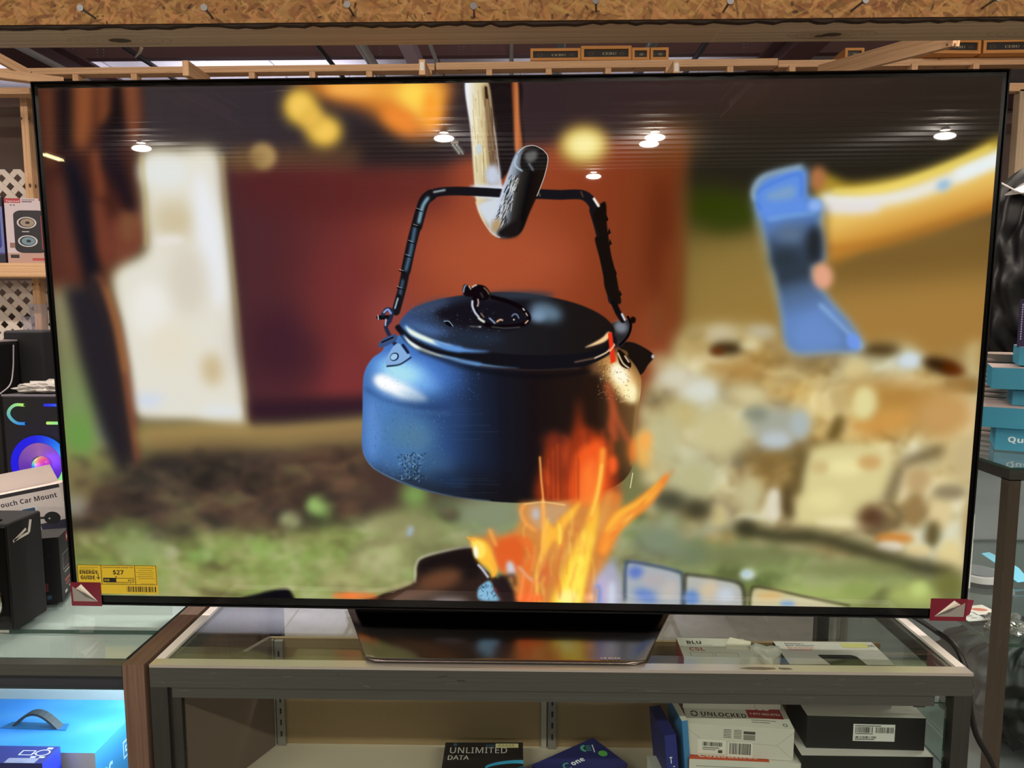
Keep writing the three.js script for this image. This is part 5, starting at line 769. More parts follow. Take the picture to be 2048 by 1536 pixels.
{
  // hang-tab carton printed with a phone holder, leaning back behind the loudspeaker
  const b = thing('car_mount_box', 'white and dark blue hang-tab carton picturing a phone holder at the left', 'box', [-0.885, 0.0, -0.19], 0.1);
  const p0 = M(0xd9cdca, 0.5), navy = M(0x28263f, 0.5);
  const f = print(640, 400, (g, w, h) => {
    g.fillStyle = '#cfc6c6'; g.fillRect(0, 0, w, h); g.fillStyle = '#2b2942'; g.beginPath(); g.moveTo(0, 260); g.lineTo(640, 250); g.lineTo(640, 400); g.lineTo(0, 400); g.fill();
    g.fillStyle = '#26222c'; g.fillRect(0, 0, w, 26); g.font = 'bold 46px sans-serif'; g.fillText('Easy One Touch Car Mount', 20, 90);
    g.fillStyle = '#131318'; g.beginPath(); g.ellipse(200, 230, 130, 46, 0.1, 0, 7); g.fill(); g.beginPath(); g.ellipse(330, 210, 60, 50, 0, 0, 7); g.fill(); g.fillStyle = '#cfd2da'; g.fillRect(372, 120, 96, 190); g.fillStyle = '#2d4a70'; g.fillRect(380, 130, 80, 168); g.fillStyle = '#5f86ac'; g.fillRect(392, 160, 30, 24); g.fillRect(400, 220, 40, 10); g.fillStyle = '#16151b'; g.beginPath(); g.ellipse(548, 226, 50, 44, 0.2, 0, 7); g.fill(); g.fillStyle = '#dcdce4'; g.beginPath(); g.arc(530, 226, 6, 0, 7); g.fill(); g.strokeStyle = '#17161c'; g.lineWidth = 14; g.beginPath(); g.moveTo(470, 210); g.lineTo(510, 216); g.stroke();
  });
  const tp = print(640, 140, (g, w, h) => { g.fillStyle = '#d8cac6'; g.fillRect(0, 0, w, h); g.fillStyle = '#f8f2ee'; for (let k = 0; k < 26; k++) g.fillRect(150 + k * 13, 66 + (k % 3) * 6, 9, 24 - (k % 4) * 4); });
  const H = 0.108, Z = -0.165, cs = Math.cos(0.2), sn = Math.sin(0.2), corner = at(117, 967, Z), ox = corner.x - (0.1 * cs - H * sn), oy = corner.y - (0.1 * sn + H * cs);
  b.position.set(ox, CT, Z - 0.025); b.rotation.y = 0;
  const g = new THREE.BoxGeometry(0.2, H, 0.05); g.translate(0, H / 2, 0); const body = part('carton', g, [p0, p0, tp, p0, f, p0], b); body.position.set(0, oy, 0); body.rotation.z = 0.2;
  const hole = new THREE.Shape([[-0.098, 0], [0.066, 0], [0.058, 0.034], [-0.098, 0.034]].map((q) => new THREE.Vector2(...q))); const hh = new THREE.Path(); hh.absellipse(0.03, 0.018, 0.0085, 0.0048, 0, 7); hole.holes.push(hh);
  const tab = part('hang_tab', new THREE.ExtrudeGeometry(hole, { depth: 0.0008, bevelEnabled: false }), p0, b); tab.position.set(-H * sn, oy + H * cs, -0.0245); tab.rotation.z = 0.2;
  solo('support_carton', bx(-0.085, 0, -0.025, 0.06, oy - 0.012, 0.02), M(0x1b1a22, 0.6), 'plain dark carton hidden under the car mount box', 'box', [ox + 0.02, 0, Z - 0.025]);
}
// low stock table behind, with lit party speaker and other speakers
{
  const t = thing('stock_table', 'plain dark table behind the left counter carrying the lit speaker', 'table', [-1.6, -0.16, -1.0]);
  part('table_top', bx(-0.6, -0.03, -0.42, 0.45, 0, 0.3), M(0x3a3230, 0.6), t); for (const [x, z] of [[-0.56, -0.38], [0.4, -0.38], [-0.56, 0.26], [0.4, 0.26]]) part('leg', bx(x, -0.8, z, x + 0.04, -0.03, z + 0.04), M(0x2a2422, 0.6), t);
  const s = thing('party_speaker', 'tall black party speaker with a glowing rainbow ring and light strips', 'speaker', [-1.322, -0.16, -0.9]);
  part('cabinet', rbx(0.2, 0.44, 0.18, 0.008, 0, 0.22, 0), M(0x0d0d12, 0.5), s);
  const wheel = (r0, r1, y, x0, cols, name, glow) => {
    const n = 72, pos = [], col = [], idx = [];
    for (let i = 0; i <= n; i++) { const a = i / n * Math.PI * 2, c = cols(a); for (const r of [r0, r1]) { pos.push(x0 + Math.cos(a) * r, y + Math.sin(a) * r, 0); col.push(c.r, c.g, c.b); } if (i < n) { const k = i * 2; idx.push(k, k + 1, k + 2, k + 1, k + 3, k + 2); } }
    const uvs = []; for (let i = 0; i <= n; i++) uvs.push(i / n, 0, i / n, 1);
    const g = new THREE.BufferGeometry(); g.setAttribute('position', new THREE.Float32BufferAttribute(pos, 3)); g.setAttribute('uv', new THREE.Float32BufferAttribute(uvs, 2)); g.setIndex(idx); g.computeVertexNormals();
    const t = tex(256, 4, (q, w, h) => { for (let x = 0; x < w; x++) { const c = cols(x / w * Math.PI * 2); q.fillStyle = rgb(c.r * 255, c.g * 255, c.b * 255); q.fillRect(x, 0, 1, h); } });
    part(name, g, M(0x050508, 0.4, 0, { emissive: 0xffffff, emissiveMap: t, emissiveIntensity: glow }), s).position.z = 0.094;
  };
  const C = (r, g, b) => ({ r: r / 255, g: g / 255, b: b / 255 }), ramp = (stops) => (a) => { const d = ((a * 180 / Math.PI) % 360 + 360) % 360; for (let i = 0; i < stops.length - 1; i++) if (d <= stops[i + 1][0]) { const t = (d - stops[i][0]) / (stops[i + 1][0] - stops[i][0]), p = stops[i][1], q = stops[i + 1][1]; return { r: p.r + (q.r - p.r) * t, g: p.g + (q.g - p.g) * t, b: p.b + (q.b - p.b) * t }; } return stops[0][1]; };
  const outer = ramp([[0, C(40, 200, 240)], [50, C(10, 120, 240)], [100, C(20, 20, 230)], [180, C(10, 0, 230)], [270, C(120, 0, 200)], [310, C(150, 240, 130)], [345, C(140, 250, 140)], [360, C(40, 200, 240)]]);
  const inner = ramp([[0, C(130, 60, 220)], [90, C(190, 120, 200)], [150, C(150, 90, 210)], [230, C(90, 20, 210)], [300, C(90, 10, 240)], [360, C(130, 60, 220)]]);
  const cy = 0.245;
  wheel(0.062, 0.083, cy, 0, outer, 'glow_ring_light', 0.9); wheel(0.024, 0.0615, cy, 0, inner, 'cone_light', 0.6);
  const dome = new THREE.SphereGeometry(0.024, 24, 16, 0, Math.PI * 2, 0, Math.PI / 2); dome.rotateX(Math.PI / 2); part('dome_light', dome, M(0x101018, 0.3, 0, { emissive: 0xffffff, emissiveIntensity: 0.8, emissiveMap: tex(128, 64, (q, w, h) => { const gr = q.createLinearGradient(0, 0, w, 0); [[0, '#1e9aff'], [0.25, '#1410e0'], [0.5, '#c83cf0'], [0.65, '#ff5aa8'], [0.78, '#ffc878'], [0.88, '#90f0c0'], [1, '#1e9aff']].forEach(([t, c]) => gr.addColorStop(t, c)); q.fillStyle = gr; q.fillRect(0, 0, w, h); }) }), s).position.set(0.005, cy, 0.094);
  const neon = (pts, c0, c1, r = 0.0042) => part('light_strip', tube(pts, r, 30, 8), M(0x101014, 0.4, 0, { emissive: 0xffffff, emissiveIntensity: 0.95, emissiveMap: tex(64, 4, (q, w, h) => { const gr = q.createLinearGradient(0, 0, w, 0); gr.addColorStop(0, c0); gr.addColorStop(1, c1); q.fillStyle = gr; q.fillRect(0, 0, w, h); }) }), s);
  const y1 = 0.412, y0 = 0.362; neon([[-0.034, y1, 0.092], [-0.06, y1, 0.092], [-0.076, y1 - 0.012, 0.092], [-0.08, (y0 + y1) / 2, 0.092], [-0.074, y0 + 0.012, 0.092], [-0.058, y0, 0.092], [-0.034, y0 - 0.002, 0.092]], '#b8f070', '#1e80e8'); neon([[0.022, y1, 0.092], [0.074, y1, 0.092]], '#1a18d8', '#3070f0'); neon([[0.026, y0, 0.092], [0.078, y0, 0.092]], '#c8f070', '#60e890');
  part('top_edge', bx(-0.098, 0.436, 0.086, 0.098, 0.441, 0.091), M(0x8d8790, 0.5), s);
  const gl = new THREE.PointLight(0x7040ff, 0.05); gl.name = 'party_speaker_glow'; gl.position.set(0, cy, 0.14); s.add(gl);
  // clear plastic bag crumpled on top of it
  const pg = new THREE.SphereGeometry(1, 40, 20), pp = pg.attributes.position; for (let i = 0; i < pp.count; i++) { const x = pp.getX(i), y = pp.getY(i), z = pp.getZ(i), k = 1 + 0.16 * Math.sin(x * 11 + z * 7) + 0.14 * Math.cos(z * 13 - y * 9) + 0.1 * Math.sin(x * 23 + y * 17); pp.setXYZ(i, x * k * 0.092, Math.max(-0.008, y * k * 0.02), z * k * 0.07); } pg.computeVertexNormals();
  solo('plastic_bag', pg, MP(0xe0dcd8, 0.12, 0, { transmission: 0.35, thickness: 0, ior: 1.45 }), 'crumpled clear plastic bag on top of the lit party speaker', 'bag', [-1.325, -0.16 + 0.45, -0.9]);
  // plain dark speaker standing behind
  const d = thing('grey_speaker', 'plain charcoal speaker with rounded top behind the lit party speaker', 'speaker', [at(67, 700, -1.15).x, -0.16, -1.15], 0.05); const hh = at(67, 660, -1.15).y + 0.16;
  part('cabinet', rbx(0.124, hh, 0.1, 0.01, 0, hh / 2, 0), M(0x1c1c22, 0.75), d);
  const bw = at(100, 770, -1.25); solo('blue_glow_block', bx(0, 0, -0.05, 0.05, at(100, 700, -1.25).y + 0.16, 0), M(0x1030d8, 0.4), 'bright blue block standing in for a blue glow between the charcoal speaker and the television', 'box', [at(97, 740, -1.25).x, -0.16, -1.25]);  // plain blue block in place of a glowing blue sliver
  const e = thing('black_speaker', 'black speaker at the far left edge beside the charcoal one', 'speaker', [at(0, 700, -1.05).x - 0.02, -0.16, -1.05]); const eh = at(0, 683, -1.05).y + 0.16; part('cabinet', rbx(0.09, eh, 0.1, 0.01, 0, eh / 2, 0), black, e); part('top_cap', bx(-0.044, eh - 0.001, -0.045, 0.044, eh + 0.004, 0.045), M(0x8a8488, 0.4), e);
  const w = at(27, 700, -1.0); solo('speaker_cable', tube([at(27, 690, -1.02), at(26, 740, -1.0), at(20, 770, -0.97), at(0, 788, -0.93)].map((v) => [v.x, v.y, v.z]), 0.002, 24, 6), M(0x9a949c, 0.5), 'thin grey cable hanging between the two dark speakers', 'cable');
  const clear = MP(0xe8e8f0, 0.05, 0, { transmission: 0.9, thickness: 0, ior: 1.45 });
  const cup = (px, py, w, h, z, label) => { const p = at(px, py, z); const c = thing('clear_cup', label, 'cup', [p.x, p.y, z], 0, 'clear plastic cups'); part('wall', new THREE.LatheGeometry([[w * 0.42, 0], [w * 0.42, 0.002], [w / 2, h], [w / 2 + 0.002, h]].map((q) => new THREE.Vector2(...q)), 24), clear, c); part('cup_base', cyl(w * 0.42, w * 0.42, 0.002, 24), clear, c); };
  cup(58, 661, 0.036, 0.045, -1.15, 'small clear plastic cup at the left on the charcoal speaker'); cup(80, 661, 0.05, 0.085, -1.16, 'tall clear plastic jar on the charcoal speaker');
}
// ---------------------------------------------------------------- timber partition behind
const ZP = -3.7;
function stick(name, label, a, b, h, t, group, m = pine) { const A = new THREE.Vector3(...a), B = new THREE.Vector3(...b), mid = A.clone().add(B).multiplyScalar(0.5); return solo(name, bar(A.clone().sub(mid).toArray(), B.clone().sub(mid).toArray(), h, t), m, label, 'timber', mid.toArray(), 0, group); }
{
  const yT = 2.06;
  stick('top_plate', 'left length of the long pine top plate behind the television', [-3.9, 2.048, ZP], [-0.57, 2.06, ZP], 0.04, 0.089);
  stick('top_plate', 'middle length of the long pine top plate behind the television', [-0.56, 2.064, ZP], [1.62, 2.075, ZP], 0.044, 0.089);
  stick('top_plate', 'right length of the long pine top plate behind the television', [1.63, 2.07, ZP - 0.02], [4.2, 2.08, ZP - 0.02], 0.042, 0.089);
  stick('lower_rail', 'pine rail below the top plate on the left', [-3.9, 1.93, ZP], [-3.22, 1.93, ZP], 0.04, 0.089);
  stick('lower_rail', 'pale rail at the upper right beside the television', [2.95, 1.915, ZP], [4.2, 1.915, ZP], 0.05, 0.06);
  stick('floor_rail', 'long pine rail under the short studs', [-3.2, 1.86, ZP], [3.0, 1.9, ZP], 0.09, 0.04);
  const studs = [158, 274, 508, 628, 741, 859, 979, 1097, 1215, 1335, 1457, 1580, 1700, 1822, 1944], nth = ['first', 'second', 'third', 'fourth', 'fifth', 'sixth', 'seventh', 'eighth', 'ninth', 'tenth', 'eleventh', 'twelfth', 'thirteenth', 'fourteenth', 'fifteenth'];
  studs.forEach((px, i) => { const p = at(px, 155, ZP); stick('cripple_stud', `${nth[i]} short pine stud from the left under the top plate`, [p.x, 1.9, ZP + 0.01], [p.x, 2.042 + i * 0.0014, ZP + 0.01], 0.038, 0.06, 'short studs under the top plate'); });
  for (const [px, py, lab, tag] of [[371, 136, 'pine joist end sticking out above the upper left of the screen', 0], [844, 134, 'pine joist end with a white tag near the middle of the top plate', 1], [1353, 136, 'pine joist end with a white tag right of the small wooden boxes', 1]]) {
    const p = at(px, py, -3.35), t = thing('joist', lab, 'timber', [p.x, p.y, -3.35]); part('timber', bx(-0.019, -0.044, -0.3, 0.019, 0.044, 0), pine, t); if (tag) part('paper_tag', bx(-0.012, -0.02, 0, 0.012, 0.028, 0.001), white, t);
  }
  { const a = at(1640, 146, -3.62), b = at(1915, 72, -2.5); stick('leaning_plank', 'long pine plank slanting up to the right in front of the top plate', a.toArray(), b.toArray(), 0.09, 0.038); }
  { const a = at(-20, 147, -3.3), b = at(128, 165, -3.5); stick('brace', 'slanting pine brace at the upper left corner', a.toArray(), b.toArray(), 0.05, 0.06); const c = at(-10, 112, -3.4), d = at(60, 150, -3.5); stick('brace', 'short pine brace above the corner brace at far left', c.toArray(), d.toArray(), 0.05, 0.05); }
  { const a = at(53, 190, ZP - 0.13), b = at(62, 350, ZP - 0.13); stick('stud', 'upright pine stud at the left edge of the television', [a.x - 0.004, a.y + 0.004, ZP - 0.13], [b.x - 0.004, -0.95, ZP - 0.13], 0.05, 0.06); }
  { const a = at(2046, 175, ZP); stick('stud', 'upright timber stud at the far right edge', [a.x + 0.01, 1.9, ZP], [a.x + 0.01, -0.9, ZP], 0.09, 0.06, undefined, plank); }
  solo('partition_sheet', bx(-2.4, 0, -0.02, 0.55, 3.03, 0), M(0x5a4a44, 0.85), 'dark brown sheet hung behind the lattice at the left', 'partition', [-3.3, -0.96, ZP - 0.5]);
  solo('partition_sheet', bx(-0.4, 0, -0.02, 2.4, 2.85, 0), M(0x5a4a44, 0.85), 'dark brown sheet hung behind the lattice at the right', 'partition', [3.0, -0.96, ZP - 0.5]);
  const sh = stick('wooden_shelf', 'pine shelf board carrying the speaker cartons at the left', [-4.2, 0.77, ZP + 0.05], [-3.05, 0.765, ZP + 0.05], 0.088, 0.28);
}
// white lattice panels, each slat a piece
function lattice(x0, x1, y0, y1, z, label) {
  const t = thing('lattice_panel', label, 'lattice', [0, 0, z]), w = 0.038, step = 0.112, m = M(0xd6cbc2, 0.6);
  const clip = (poly, ax, v, keepLess) => { const out = []; for (let i = 0; i < poly.length; i++) { const a = poly[i], b = poly[(i + 1) % poly.length], ia = keepLess ? a[ax] <= v : a[ax] >= v, ib = keepLess ? b[ax] <= v : b[ax] >= v; if (ia) out.push(a); if (ia !== ib) { const k = (v - a[ax]) / (b[ax] - a[ax]); out.push([a[0] + (b[0] - a[0]) * k, a[1] + (b[1] - a[1]) * k]); } } return out; };
  for (const s of [1, -1]) for (let c = -6; c < 8; c += step) {
    const L = 3, dx = 0.7071, dy = 0.7071 * s, nx = -dy * w / 2, ny = dx * w / 2, cx = x0 + c, cy = (y0 + y1) / 2;
    let p = [[cx - dx * L + nx, cy - dy * L + ny], [cx - dx * L - nx, cy - dy * L - ny], [cx + dx * L - nx, cy + dy * L - ny], [cx + dx * L + nx, cy + dy * L + ny]];
    for (const [ax, v, k] of [[0, x0, false], [0, x1, true], [1, y0, false], [1, y1, true]]) { p = clip(p, ax, v, k); if (p.length < 3) break; }
    if (p.length < 3) continue;
    part('slat', prism(p, 0.007).translate(0, 0, s > 0 ? 0 : 0.0072), m, t);
  }
}
lattice(-4.1, -2.9, 1.02, 1.47, ZP - 0.18, 'white diagonal lattice panel above the speaker cartons'); lattice(-4.1, -2.9, 0.1, 0.71, ZP - 0.18, 'white diagonal lattice panel below the shelf at the left');
lattice(2.75, 4.1, 0.9, 1.3, ZP - 0.1, 'white diagonal lattice panel behind the black bag at the right');
{
  const sp = print(320, 760, (g, w, h) => {
    g.fillStyle = '#c9bcc4'; g.fillRect(0, 0, w, h); g.fillStyle = '#a83440'; g.fillRect(0, 0, 112, 54); g.fillRect(240, 0, 80, 30); g.fillStyle = '#e0d0d0'; g.font = 'bold 24px sans-serif'; g.fillText('Toproad', 12, 42); g.fillStyle = '#6a6068'; g.fillRect(122, 14, 90, 8); g.fillRect(122, 32, 70, 14); g.fillStyle = '#3a343c'; g.beginPath(); g.moveTo(40, 70); g.lineTo(72, 88); g.lineTo(72, 70); g.lineTo(40, 88); g.fill();
    g.fillStyle = '#b8968c'; g.fillRect(0, 640, w, 120); g.fillStyle = '#8a6a62'; g.fillRect(20, 520, 60, 60); g.fillStyle = '#1d1c24'; g.beginPath(); g.roundRect(56, 140, 230, 500, 60); g.fill(); g.fillStyle = '#8e3844'; g.fillRect(236, 200, 60, 400); g.fillStyle = '#1d1c24'; g.fillRect(200, 180, 44, 420);
    for (const [y, c] of [[284, '#9a8878'], [500, '#6a8a9a']]) { g.strokeStyle = '#c8c4c8'; g.lineWidth = 12; g.beginPath(); g.arc(146, y, 62, 0, 7); g.stroke(); g.fillStyle = c; g.beginPath(); g.arc(150, y, 48, 0, 7); g.fill(); g.fillStyle = '#1d1a1e'; g.beginPath(); g.arc(152, y, 16, 0, 7); g.fill(); } g.fillStyle = '#c8c0c4'; g.fillRect(110, 384, 50, 10);
    g.fillStyle = '#26242c'; g.fillRect(20, 660, 60, 40); g.fillStyle = '#b04a48'; g.fillRect(170, 700, 90, 30);
  });
  const a = at(25, 525, ZP + 0.1), b = at(90, 398, ZP + 0.1), side = M(0xb87a80, 0.5);
  const t = thing('speaker_carton', 'white carton printed with a two-cone speaker on the left shelf', 'box', [(a.x + b.x) / 2 + 0.02, 0.812, ZP + 0.09], 0.1); const w = b.x - a.x + 0.04, h = b.y - 0.812;
  const g = new THREE.BoxGeometry(w, h, 0.16); g.translate(0, h / 2, -0.08 + 0.04); part('carton', g, [side, side, M(0xd0a8a4, 0.5), side, sp, side], t);
  const sp2 = print(320, 760, (g, w, h) => { g.fillStyle = '#6470b0'; g.fillRect(0, 0, w, h); g.fillStyle = '#241c2c'; g.fillRect(0, 0, w, 110); g.fillStyle = '#a04058'; g.font = 'bold 70px sans-serif'; g.fillText('JOY', 170, 84); g.fillStyle = '#2c3284'; g.beginPath(); g.roundRect(120, 150, 170, 440, 40); g.fill(); g.fillStyle = '#17161e'; g.beginPath(); g.ellipse(150, 480, 80, 150, 0, 0, 7); g.fill(); g.fillStyle = '#c0bcd0'; g.fillRect(176, 230, 20, 160); g.fillStyle = '#1c1c30'; g.fillRect(0, 660, w, 100); g.fillStyle = '#3c3c70'; g.fillRect(0, 640, w, 20); });
  const t2 = thing('speaker_carton', 'blue carton cut off by the left picture edge on the same shelf', 'box', [a.x - 0.11, 0.812, ZP + 0.1], 0.1), d2 = M(0x34284a, 0.5), g2 = new THREE.BoxGeometry(0.17, h + 0.01, 0.16); g2.translate(0, (h + 0.01) / 2, -0.04); part('carton', g2, [d2, d2, d2, d2, sp2, d2], t2);
}
// cigar boxes stacked on the top plate
{
  const boxM = M(0xffffff, 0.6, 0, { map: woodTex([214, 150, 78], [140, 80, 34], 0, [2, 6]) }), face = print(512, 160, (g, w, h) => { g.fillStyle = '#1a1412'; g.fillRect(0, 0, w, h); g.strokeStyle = '#8a6a3a'; g.lineWidth = 4; g.beginPath(); g.arc(80, 80, 30, 0, 7); g.stroke(); g.fillStyle = '#cabf9a'; g.font = '64px serif'; g.fillText('CEBU', 210, 104); g.beginPath(); g.arc(440, 80, 22, 0, 7); g.stroke(); });
  const make = (px0, px1, yb, h, z, label, turn = 0) => {
    const a = at(px0, 120, z), b = at(px1, 120, z), w = b.x - a.x, t = thing('wooden_box', label, 'box', [(a.x + b.x) / 2, yb, z], turn, 'wooden boxes stored on the partition'), k = Math.min(0.03, h * 0.22);
    part('back', bx(-w / 2, 0, -0.22, w / 2, h, -0.012), boxM, t);
    for (const g of [bx(-w / 2, 0, -0.012, w / 2, k, 0), bx(-w / 2, h - k, -0.012, w / 2, h, 0)]) part('frame_rail', g, boxM, t);
    for (const g of [bx(-w / 2, k, -0.012, -w / 2 + k, h - k, 0), bx(w / 2 - k, k, -0.012, w / 2, h - k, 0)]) part('frame_stile', g, boxM, t);
    const f = new THREE.PlaneGeometry(w - 2 * k, h - 2 * k); f.translate(0, h / 2, -0.0115); part('black_panel', f, face, t);
  };
  const y0 = 2.095;
  make(1061, 1161, y0, 0.075, -3.66, 'left wide wooden box with a black panel above the middle of the screen'); make(1162, 1263, y0, 0.088, -3.66, 'right wide wooden box with a black panel above the middle of the screen'); make(1264, 1299, y0, 0.075, -3.66, 'left small square wooden box beside the wide ones'); make(1301, 1337, y0, 0.075, -3.66, 'right small square wooden box beside the wide ones');
  make(1690, 1728, y0, 0.07, -3.68, 'small wooden box half hidden behind the slanting plank');
  make(1860, 1962, y0 + 0.005, 0.085, -3.6, 'lower left wooden box in the stack at the upper right', 0.05); make(1966, 2070, y0 + 0.005, 0.085, -3.6, 'lower right wooden box in the stack at the upper right', -0.02); make(1880, 1960, y0 + 0.092, 0.12, -3.62, 'upper left wooden box in the stack at the upper right', 0.05); make(1982, 2086, y0 + 0.092, 0.12, -3.6, 'upper right wooden box in the stack at the upper right', -0.02);
}
// pipes, rods and ducts running back under the roof, each on hangers
{
  const pale = M(0xf0f2f4, 0.5), dark = M(0x5a5558, 0.5, 0.2), lil = M(0xf2dcf0, 0.6), grey = M(0xb0b0b4, 0.5, 0.2);
  const run = (px, py, y, r, name, label, m, lean = 0) => {
    const p = on(px, py, y), t = thing(name, label, 'pipe', [p.x, y, 0]), z0 = -2.2, z1 = p.z - 1.4;
    part('pipe', name === 'lilac_duct' ? bx(-r, -r, z1, r, r, z0) : tube([[lean * (z0 - p.z), 0, z0], [0, 0, p.z], [lean * (z1 - p.z), 0, z1]], r, 8, 12), m, t);
    for (const z of [z0 - 0.2, z0 - 1.6]) part('hanger', bx(lean * (z - p.z) - 0.006, 0, z - 0.006, lean * (z - p.z) + 0.006, 3.25 - y, z + 0.006), grey, t);
  };
  run(82, 116, 2.6, 0.028, 'conduit', 'pale conduit running back at the upper left corner', pale); run(276, 112, 2.88, 0.022, 'hanger_rod', 'dark rod left of the joist end', dark); run(650, 110, 2.88, 0.022, 'hanger_rod', 'dark rod above the yellow glow of the picture', dark); run(738, 110, 2.88, 0.032, 'conduit', 'thick pale conduit beside the lilac duct', pale); run(726, 108, 2.92, 0.018, 'conduit', 'thin pale conduit left of the thick one', pale); run(868, 110, 2.88, 0.018, 'conduit', 'thin pale conduit right of the lilac duct', pale); run(1120, 100, 2.88, 0.05, 'vent_pipe', 'fat grey vent pipe above the left wide wooden box', galv); run(1299, 98, 2.88, 0.05, 'vent_pipe', 'fat grey vent pipe above the small square boxes', galv); run(1400, 102, 2.88, 0.026, 'hanger_rod', 'dark rod right of the small square boxes', dark); run(826, 112, 2.86, 0.06, 'lilac_duct', 'flat lilac painted duct above the middle left of the screen', lil);
  const q = at(1023, 110, -5.6); solo('hanger_rod', tube([[0, -0.35, 0], [0, 0, 0], [0, 3.25 - q.y, 0]], 0.02, 4, 10), grey, 'upright grey hanger rod above the hooked stick', 'pipe', [q.x, q.y, -5.6]);
}
// ---------------------------------------------------------------- things at the right
{
  const X0 = 1.045, X1 = 1.75, Z0 = -0.38, Z1 = -1.15, YT = 0.178;
  const c = thing('glass_tower', 'steel framed glass tower case at the right edge with goods on a glass shelf', 'display case');
  const steelBrown = MP(0x9a8e7c, 0.38, 0.7, { map: steelT });
  const post = (x, z) => part('post', bx(x, -0.96, z - 0.025, x + 0.025, YT - 0.02, z), steelBrown, c);
  post(X0, Z0); post(X1 - 0.025, Z0); post(X0, Z1 + 0.025); post(X1 - 0.025, Z1 + 0.025);
  part('top_rail', bx(X0, YT - 0.022, Z0 - 0.022, X1, YT, Z0), steelDark, c); part('top_rail', bx(X0, YT - 0.022, Z1, X0 + 0.022, YT, Z0 - 0.022), steelDark, c); part('top_rail', bx(X1 - 0.022, YT - 0.022, Z1, X1, YT, Z0 - 0.022), steelDark, c);
  plate(X0 + 0.002, YT, Z1, X1, YT + 0.006, Z0, c, 'glass_top');
  plate(X0 + 0.008, -0.6, Z1 + 0.02, X0 + 0.012, YT - 0.022, Z0 - 0.025, c, 'side_pane'); plate(X0 + 0.025, -0.6, Z0 - 0.012, X1 - 0.025, YT - 0.022, Z0 - 0.008, c, 'front_pane');
  plate(X0 + 0.014, -0.225, Z1 + 0.02, X1 - 0.02, -0.217, Z0 - 0.03, c, 'glass_shelf'); part('shelf_edge', bx(X0 + 0.0135, -0.226, Z1 + 0.02, X0 + 0.0155, -0.2165, Z0 - 0.03), glassEdge, c);
  part('shelf_bracket', bx(X0 + 0.015, -0.25, Z1 + 0.2, X0 + 0.03, -0.226, Z1 + 0.5), blackMatte, c);
  part('back_panel', bx(X0 + 0.02, -0.6, Z1 + 0.002, X1, YT - 0.03, Z1 + 0.012), M(0xa9a9ae, 0.35), c); part('end_panel', bx(X1 - 0.012, -0.6, Z1, X1, YT - 0.022, Z0 - 0.02), M(0xb0b0b4, 0.6), c);
  part('floor_board', bx(X0, -0.64, Z1, X1, -0.62, Z0 - 0.03), M(0x8d8d92, 0.6), c); part('plinth', bx(X0 + 0.01, -0.96, Z1 + 0.01, X1, -0.64, Z0 - 0.03), M(0x2e2a2a, 0.6), c);
  const lamp = part('light_strip', bx(X0 + 0.06, YT - 0.03, Z0 - 0.05, X1 - 0.06, YT - 0.024, Z0 - 0.03), M(0xffffff, 0.5, 0, { emissive: 0xffffff, emissiveIntensity: 3 }), c); const l = new THREE.RectAreaLight(0xfff6f0, 60, 0.58, 0.02); l.name = 'tower_light_area'; l.position.set((X0 + X1) / 2, YT - 0.032, Z0 - 0.04); l.rotation.x = -Math.PI / 2; c.add(l);  // unseen lamp that brightens the tower interior
  // goods on the glass shelf
  const sy = -0.217, wb = thing('white_tall_box', 'tall narrow white printed box on the glass shelf by the television edge', 'box', [1.178, sy, -0.74], 0.0);
  const wf = print(128, 512, (g, w, h) => { g.fillStyle = '#d6d2d0'; g.fillRect(0, 0, w, h); g.fillStyle = '#8a8688'; for (let k = 0; k < 40; k++) g.fillRect(30 + rr(0, 30), 20 + k * 12, rr(10, 50), 4); }), wm = M(0xd6d2d0, 0.5), wg = new THREE.BoxGeometry(0.04, 0.2, 0.03); wg.translate(0, 0.1, 0); part('carton', wg, [wf, wm, wm, wm, wf, wm], wb);
  const pad = thing('charging_pad', 'round white and grey charging pad on the glass shelf', 'charger', [1.245, sy, -0.77]); part('lower_shell', cyl(0.055, 0.05, 0.014, 32).translate(0, 0.007, 0), M(0x3c3c42, 0.4), pad); part('rim', cyl(0.056, 0.056, 0.016, 32).translate(0, 0.022, 0), M(0xd0c8ca, 0.3), pad); part('top_disc', cyl(0.044, 0.044, 0.004, 32).translate(0, 0.032, 0), M(0x77777e, 0.5), pad);
  const bl = thing('blue_card', 'light blue shaped card lying beside the charging pad', 'card', [1.335, sy + 0.002, -0.79]); part('sheet', prism([[-0.045, 0.05], [-0.02, 0.055], [0.005, 0.03], [0.03, 0.0], [0.035, -0.045], [0.0, -0.05], [-0.012, -0.03], [-0.014, 0.0]], 0.002).rotateX(-Math.PI / 2 + 0.5).translate(0, 0.03, 0), M(0x6cb8dc, 0.5), bl);
  const cardA = thing('photo_card', 'flat card with a red print on the glass shelf', 'card', [1.13, sy, -0.575], 0.2), red = print(128, 128, (g, w, h) => { g.fillStyle = '#ddd0ca'; g.fillRect(0, 0, w, h); g.fillStyle = '#c86a58'; g.beginPath(); g.ellipse(64, 60, 40, 22, 0.4, 0, 7); g.fill(); }), cm = M(0x3a3838, 0.5), cg = new THREE.BoxGeometry(0.06, 0.006, 0.05); cg.translate(0, 0.003, 0); part('card', cg, [cm, cm, red, cm, cm, cm], cardA);
